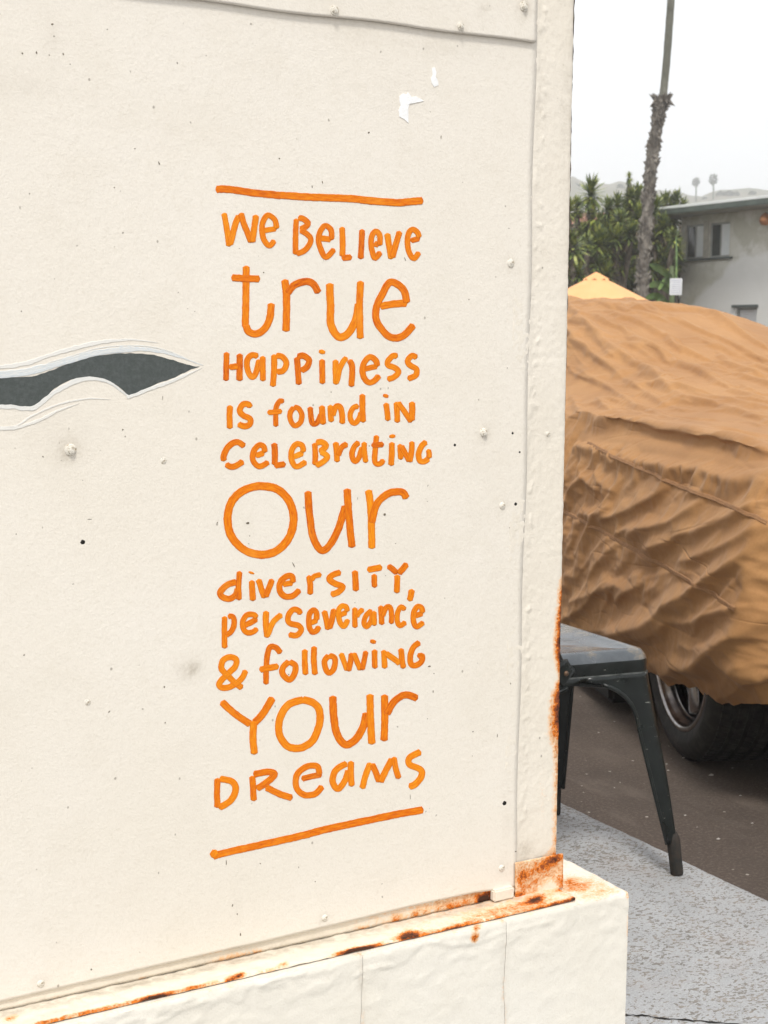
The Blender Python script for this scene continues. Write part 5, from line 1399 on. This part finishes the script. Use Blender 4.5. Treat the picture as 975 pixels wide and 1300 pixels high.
# ------------------------------------------------------------------ YUCCAS
def leaf_mat(name, c1, c2, c3):
    m = NM(name, .45, .4)
    c = m.ramp(m.noise(5.5, 3), [(.34, c1), (.5, c2), (.66, c3)])
    return m.done(c)
ML = leaf_mat('yucca_leaf', (.035, .058, .016), (.13, .175, .032), (.38, .40, .08)); MD_ = leaf_mat('dead_yucca_leaf', (.06, .042, .025), (.13, .095, .055), (.25, .18, .11))
MYT = bark_mat('yucca_bark', (.12, .10, .075), (.21, .18, .14), (.04, .035, .025), 8)
def rosette(c, up, r_, n, dead=.3, squash=1.):
    """n stiff blades round the growing point c; returns (live, dead) part lists"""
    live = []; dd = []
    up = np.array(up, float); up /= np.linalg.norm(up); e1 = np.cross(up, [.3, .9, .1]); e1 /= np.linalg.norm(e1); e2 = np.cross(up, e1)
    for k in range(n):
        th = k * 2.39996 + random.uniform(-.2, .2); t = (k + .5) / n; el = 1.35 - 2.0 * t + random.uniform(-.12, .12)
        d = (e1 * math.cos(th) + e2 * math.sin(th)) * math.cos(el) + up * math.sin(el) * squash
        L = r_ * random.uniform(.8, 1.12); b_ = c - up * t * r_ * .45; s_ = np.cross(d, up); s_ /= np.linalg.norm(s_) + 1e-6; w_ = .058 * r_ / .6
        droop = np.array([0, 0, -.10 * L]) * (t * 1.6)
        m1 = b_ + d * L * .35; m2 = b_ + d * L * .7 + droop * .4; tip = b_ + d * L + droop
        ku = np.cross(s_, d) * w_ * .5
        live.append(([b_ - s_ * w_ * .7, b_ + s_ * w_ * .7, m1 + s_ * w_ + ku, m1 - s_ * w_ + ku, m2 + s_ * w_ * .7, m2 - s_ * w_ * .7, tip], [(0, 1, 2, 3), (3, 2, 4, 5), (5, 4, 6)]))
    for k in range(int(n * dead)):
        th = random.uniform(0, 6.283); d = (e1 * math.cos(th) + e2 * math.sin(th)) * .45 - up * random.uniform(.7, 1.); L = r_ * random.uniform(.6, 1.0); b_ = c - up * r_ * random.uniform(.4, 1.1)
        s_ = np.cross(d, up); s_ /= np.linalg.norm(s_) + 1e-6; w_ = .03 * r_ / .6
        dd.append(([b_ - s_ * w_, b_ + s_ * w_, b_ + d * L * .6 + s_ * w_ * .8, b_ + d * L * .6 - s_ * w_ * .8, b_ + d * L], [(0, 1, 2, 3), (3, 2, 4)]))
    return live, dd
def yucca(u0, D, heads, label):
    g = at_d(u0, 430, D); g[2] = ASP; root = empty('yucca_tree', label, 'yucca', tuple(g), 0, 'yuccas growing beside the palm')
    live = []; dd = []; tr = []
    for (u, v, dz, rp) in heads:
        c = at_d(u, v, D + dz) - g; k = D / FPX
        L1, D1 = rosette(c, (random.uniform(-.25, .25), random.uniform(-.25, .25), 1), rp * k * 1.4, int(52 + rp * 1.4), .22)
        live += L1; dd += D1
        mid_ = np.array([c[0] * .45 + random.uniform(-.15, .15), c[1] * .45 + random.uniform(-.15, .15), max(.4, c[2] * .5)])
        P = catmull(np.array([(random.uniform(-.12, .12), random.uniform(-.12, .12), 0), mid_, c - np.array([0, 0, .25])]), 6)
        tr.append(tube_data(P, [.10 - .04 * i / len(P) for i in range(len(P))], 8))
    vs_, f_ = merge(tr); mesh('trunk', vs_, f_, MYT, root, True)
    vs_, f_ = merge(live); mesh('crown', vs_, f_, ML, root)
    vs_, f_ = merge(dd); mesh('dead_leaves', vs_, f_, MD_, root)
    return root
random.seed(21)
def rnd_heads(us, vs_r, n, r0, r1, d=(-.8, .8)):
    return [(random.uniform(*us), random.uniform(*vs_r), random.uniform(*d), random.uniform(r0, r1)) for _ in range(n)]
yucca(752, 35, [(750, 243, 0, 17), (733, 262, .5, 12), (752, 272, 0, 15), (760, 305, -.3, 17), (742, 296, .2, 14), (750, 325, 0, 14), (771, 345, -.3, 14)] + rnd_heads((725, 765), (290, 360), 9, 9, 13), 'yucca with one large spiky head standing clear at its top left')
yucca(729, 33, [(722, 265, 0, 13), (727, 310, 0, 17), (735, 345, 0, 13), (716, 290, 0, 14), (712, 335, 0, 16)], 'low yucca half hidden by the wall edge')
yucca(775, 36.5, [(772, 263, 0, 13), (784, 258, .3, 12), (765, 284, 0, 14), (784, 284, 0, 16), (776, 306, -.5, 15), (790, 312, 0, 15), (768, 330, -.5, 15), (788, 340, 0, 15)] + rnd_heads((762, 802), (275, 372), 12, 10, 14), 'bushy yucca in the middle of the clump')
yt = yucca(800, 37.5, [(799, 224, 0, 5.5), (801, 248, 0, 11), (810, 246, .5, 13), (796, 268, 0, 14), (812, 274, 0, 15), (800, 296, 0, 15), (806, 322, 0, 15), (800, 350, 0, 15)] + rnd_heads((795, 822), (268, 372), 11, 10, 14), 'tallest yucca with a thin bare neck and small topmost tuft')
# leafy neck under the small topmost tuft
nk = []
for k in range(60):
    q = at_d(797.5 + random.uniform(-1, 1), random.uniform(226, 247), 37.5) - np.array(yt.location); th = random.uniform(0, 6.283)
    d = np.array([math.cos(th) * .09, math.sin(th) * .09, .05]); s_ = np.array([-math.sin(th), math.cos(th), 0]) * .025
    nk.append(([q - s_, q + s_, q + d + np.array([0, 0, -.16])], [(0, 1, 2)]))
vs_, f_ = merge(nk); mesh('leafy_neck', vs_, f_, ML, yt)
yucca(836, 37, [(832, 262, 0, 12), (828, 275, .3, 14), (842, 285, 0, 14), (832, 300, 0, 14), (850, 300, .5, 13), (838, 322, 0, 14), (855, 275, 1.5, 13), (846, 340, 0, 14)] + rnd_heads((825, 862), (275, 350), 11, 10, 13), 'yucca filling the gap between the palm trunk and the house')
yucca(852, 47, [(845, 258, 0, 13), (858, 256, 0, 13), (867, 262, 0, 10), (838, 266, 0, 11), (852, 266, 0, 12)], 'yucca top showing above the left end of the house roof')
# dark leafy thicket low behind the yuccas
th_ = []
for k in range(5200):
    u = random.uniform(704, 866); v = 430 - (430 - 268) * random.random() ** .8; D = random.uniform(38.5, 40.5)
    if v < 262 + 34 * abs(math.sin(u * .07)) + 14: continue
    c = at_d(u, v, D); a_ = np.array([random.gauss(0, 1), random.gauss(0, 1), random.gauss(0, .7)]); a_ /= np.linalg.norm(a_); b_ = np.cross(a_, [random.gauss(0, 1), random.gauss(0, 1), 1]); b_ /= np.linalg.norm(b_)
    l_ = random.uniform(.12, .30); w_ = l_ * .28; th_.append(([c - a_ * l_, c + b_ * w_, c + a_ * l_, c - b_ * w_], [(0, 1, 2, 3)]))
vs_, f_ = merge(th_); tag(mesh('thicket', vs_, f_, leaf_mat('dark_thicket_leaf', (.018, .03, .012), (.035, .055, .018), (.07, .09, .03))), 'dense dark shrubs growing behind the yuccas', 'shrubbery', kind='stuff')
# banana plant by the house
MBAN = leaf_mat('banana_leaf', (.06, .12, .03), (.11, .19, .045), (.17, .26, .07))
gb = at_d(852, 430, 34.5); gb[2] = ASP; ban = empty('banana_plant', 'banana plant with broad bright green leaves at the house corner', 'plant', tuple(gb))
vs_, f_ = tube_data([(0, 0, 0), (.03, 0, 1.4), (0, .05, 2.8)], [.12, .09, .05], 10); mesh('stem', vs_, f_, simple('banana_stem', (.10, .14, .05), (.07, .09, .04), 6), ban, True)
def bleaf(pts, wd):
    P = catmull(np.array([at_d(u, v, d) for u, v, d in pts]), 7) - gb; n_ = len(P); V = []
    for i, q in enumerate(P):
        t = i / (n_ - 1); tg = P[min(i + 1, n_ - 1)] - P[max(i - 1, 0)]; tg /= np.linalg.norm(tg); s_ = np.cross(tg, [.5, .8, .35]); s_ /= np.linalg.norm(s_); w_ = wd * math.sin(math.pi * (.04 + .94 * t)) ** .6
        for a_ in (-1, -.5, 0, .5, 1): V.append(q + s_ * w_ * a_ * random.uniform(.93, 1.03) + np.array([0, 0, -.35 * w_ * abs(a_)]))
    o = mesh('leaf', V, [tuple(f) for f in grid_faces(n_, 5)], MBAN, ban, True)
bleaf([(853, 352, 34.5), (842, 343, 34.2), (832, 337, 34), (825, 335, 33.9)], 0.080)
bleaf([(853, 356, 34.5), (845, 347, 34.3), (838, 342, 34.2), (830, 341, 34)], 0.070)
bleaf([(852, 372, 34.5), (842, 362, 34.2), (832, 359, 34), (824, 363, 33.9)], 0.095)
bleaf([(853, 368, 34.5), (847, 355, 34.4), (843, 356, 34.2), (836, 368, 34)], 0.070)
bleaf([(857, 380, 34.6), (858.5, 350, 34.7), (859, 320, 34.8), (858, 300, 34.9)], 0.025)
bleaf([(850, 390, 34.4), (840, 378, 34.2), (830, 374, 34), (820, 378, 33.9)], 0.095)
bleaf([(850, 390, 34.4), (843, 381, 34.2), (837, 382, 34), (830, 392, 33.9)], 0.085)

# pale cottages glimpsed through the yuccas
MCT = simple('pale_cottage_wall', (.62, .58, .58), (.5, .48, .48), 1, .8); MRT = simple('red_tile_roof', (.30, .12, .08), (.22, .09, .06), 3, .8)
def cottage(u0, u1, vt, D, label):
    a_, b_ = at_d(u0, vt, D), at_d(u1, vt, D); d = b_ - a_; L = np.linalg.norm(d[:2]); rz = math.atan2(d[1], d[0]); h = a_[2] - ASP
    r_ = empty('cottage', label, 'house', (a_[0], a_[1], ASP), rz)
    bev_box('wall', 0, L, 0, 6, 0, h, MCT, r_, .01)
    mesh('roof', [(-.4, -.5, h), (L + .4, -.5, h), (L + .4, 3, h + 1.), (-.4, 3, h + 1.), (-.4, 6.5, h), (L + .4, 6.5, h)], [(0, 1, 2, 3), (3, 2, 5, 4), (0, 3, 4), (1, 5, 2)], MRT, r_)
    for k in range(int(L // 2.4)):
        w_ = bev_box('window', .9 + k * 2.4, 1.9 + k * 2.4, -.03, .0, h - 1.9, h - .8, MFR, r_, .005); bev_box('pane', .96 + k * 2.4, 1.84 + k * 2.4, -.04, -.032, h - 1.84, h - .86, MGD, w_, 0)
cottage(700, 775, 349, 52, 'low pale cottage with red tile roof behind the umbrella')
cottage(716, 806, 292, 66, 'pale cottage seen through the yucca stems')

# ------------------------------------------------------------------ HILLS, far palms, haze
def hill(name, D0, D1, prof_px, label, mat, seed):
    """ridge given as (azimuth px, skyline v) seen at range D1, continued round both sides"""
    us = [p[0] for p in prof_px]; hs2 = [at_d(p[0], p[1], D1)[2] for p in prof_px]
    azs = np.radians(np.arange(-35, 130, .35)); azp = [math.atan2(*ray(u, 430)[:2]) for u in us]
    V = []; rows = 22
    for a_ in azs:
        h = float(np.interp(a_, azp, hs2)); h += 3.2 * float(perlin(np.array([a_ * 38 + seed]), np.array([.5]))[0]) * (1 if (a_ < azp[0] or a_ > azp[-1]) else .35)
        for j in range(rows):
            t = j / (rows - 1); D = D0 + (D1 * 1.5 - D0) * t; q = min(1, (D - D0) / (D1 - D0)); z = h * (q * q * (3 - 2 * q)) if D <= D1 else h * (1 - .4 * (D - D1) / (D1 * .5))
            z += 1.2 * float(perlin(np.array([a_ * 90 + seed]), np.array([t * 9.]))[0]) * q; V.append((D * math.sin(a_), D * math.cos(a_), z + ASP - .02))
    return tag(mesh(name, V, [tuple(f) for f in grid_faces(len(azs), rows)], mat, None, True), label, kind='structure')
MHL = simple('scrub_hillside', (.10, .11, .07), (.17, .155, .11), .03, .95)
hill('hills', 190, 520, [(600, 262), (690, 240), (722, 232), (738, 238), (765, 240), (785, 236), (800, 243), (840, 250), (880, 252), (915, 249), (975, 249), (1050, 240), (1200, 246)], 'hazy hillside rising behind the trees and houses', MHL, 3.)
# trees along the ridge
MFT = simple('far_tree_green', (.05, .065, .03), (.08, .09, .045), .3, .9)
def far_tree(u, v, D, r_, label, palmy=False, vb=None):
    c = at_d(u, v, D); g = at_d(u, vb or v + 14, D); g[2] = min(g[2], c[2] - r_)
    root = empty('far_palm' if palmy else 'far_tree', label, 'palm tree' if palmy else 'tree', tuple(g), 0, 'tall palms on the far ridge' if palmy else 'trees on the far ridge')
    vs_, f_ = tube_data([(0, 0, -4), tuple((c - g) * .5 + np.array([.1, 0, 0])), tuple(c - g)], [r_ * .2, r_ * .17, r_ * .15], 6); mesh('trunk', vs_, f_, MFT, root, True)
    pr = []
    for k in range(230 if palmy else 260):
        d = np.array([random.gauss(0, 1), random.gauss(0, 1), random.gauss(0, 1)]); d /= np.linalg.norm(d); rr = r_ * random.uniform(.35, 1.) ; q = (c - g) + d * rr * np.array([1.15 if not palmy else .95, 1.15 if not palmy else .95, .8 if not palmy else 1.1]); t = np.cross(d, [random.random(), random.random(), 1]); t /= np.linalg.norm(t); s_ = r_ * .13
        pr.append(([q - t * s_, q + d * s_ * .8, q + t * s_, q - d * s_ * 1.6], [(0, 1, 2, 3)]))
    vs_, f_ = merge(pr); mesh('crown', vs_, f_, MFT, root)
kp = 430 / FPX
far_tree(883.5, 231, 430, 5.6 * kp, 'smaller left palm of the two hazy palms above the house roof', True, 252)
far_tree(905.5, 228, 430, 6.6 * kp, 'larger right palm of the two hazy palms above the house roof', True, 250)
FT = {860: 'hazy round tree on the ridge just right of the palm trunk', 853: 'smallest hazy tree nearest the palm trunk on the ridge', 895: 'small hazy bush between the two far palms', 955: 'hazy tree at the far right of the ridge line',
      915: 'hazy tree just right of the larger far palm', 925: 'middle tree of the hazy row right of the far palms', 934: 'rightmost tree of the hazy row beside the far palms', 732: 'hazy tree on the hilltop beside the wall edge',
      745: 'small hazy tree on the hill above the large yucca head', 788: 'hazy hill tree left of the thin necked yucca', 796: 'small hazy hill tree behind the thin necked yucca'}
for u, v, r_ in ((860, 246, 5), (853, 250, 4), (895, 253, 4), (955, 246, 5), (915, 247, 6), (925, 246, 6), (934, 247, 5), (732, 236, 5), (745, 239, 4), (788, 237, 5), (796, 242, 4)):
    far_tree(u, v, 440, r_ * kp, FT[u])
# sea haze
hzm = bpy.data.materials.new('sea_haze'); hzm.use_nodes = True; hn = hzm.node_tree; hn.nodes.clear()
pv = hn.nodes.new('ShaderNodeVolumePrincipled'); pv.inputs['Color'].default_value = (.97, .98, 1, 1); pv.inputs['Density'].default_value = .0016; pv.inputs['Anisotropy'].default_value = .2
oo = hn.nodes.new('ShaderNodeOutputMaterial'); hn.links.new(pv.outputs[0], oo.inputs['Volume'])
bz = bev_box('haze', -850, 850, -850, 850, -1.2, 82, hzm, None, 0)
tag(bz, 'pale sea mist fading the far hills', 'haze', kind='stuff')
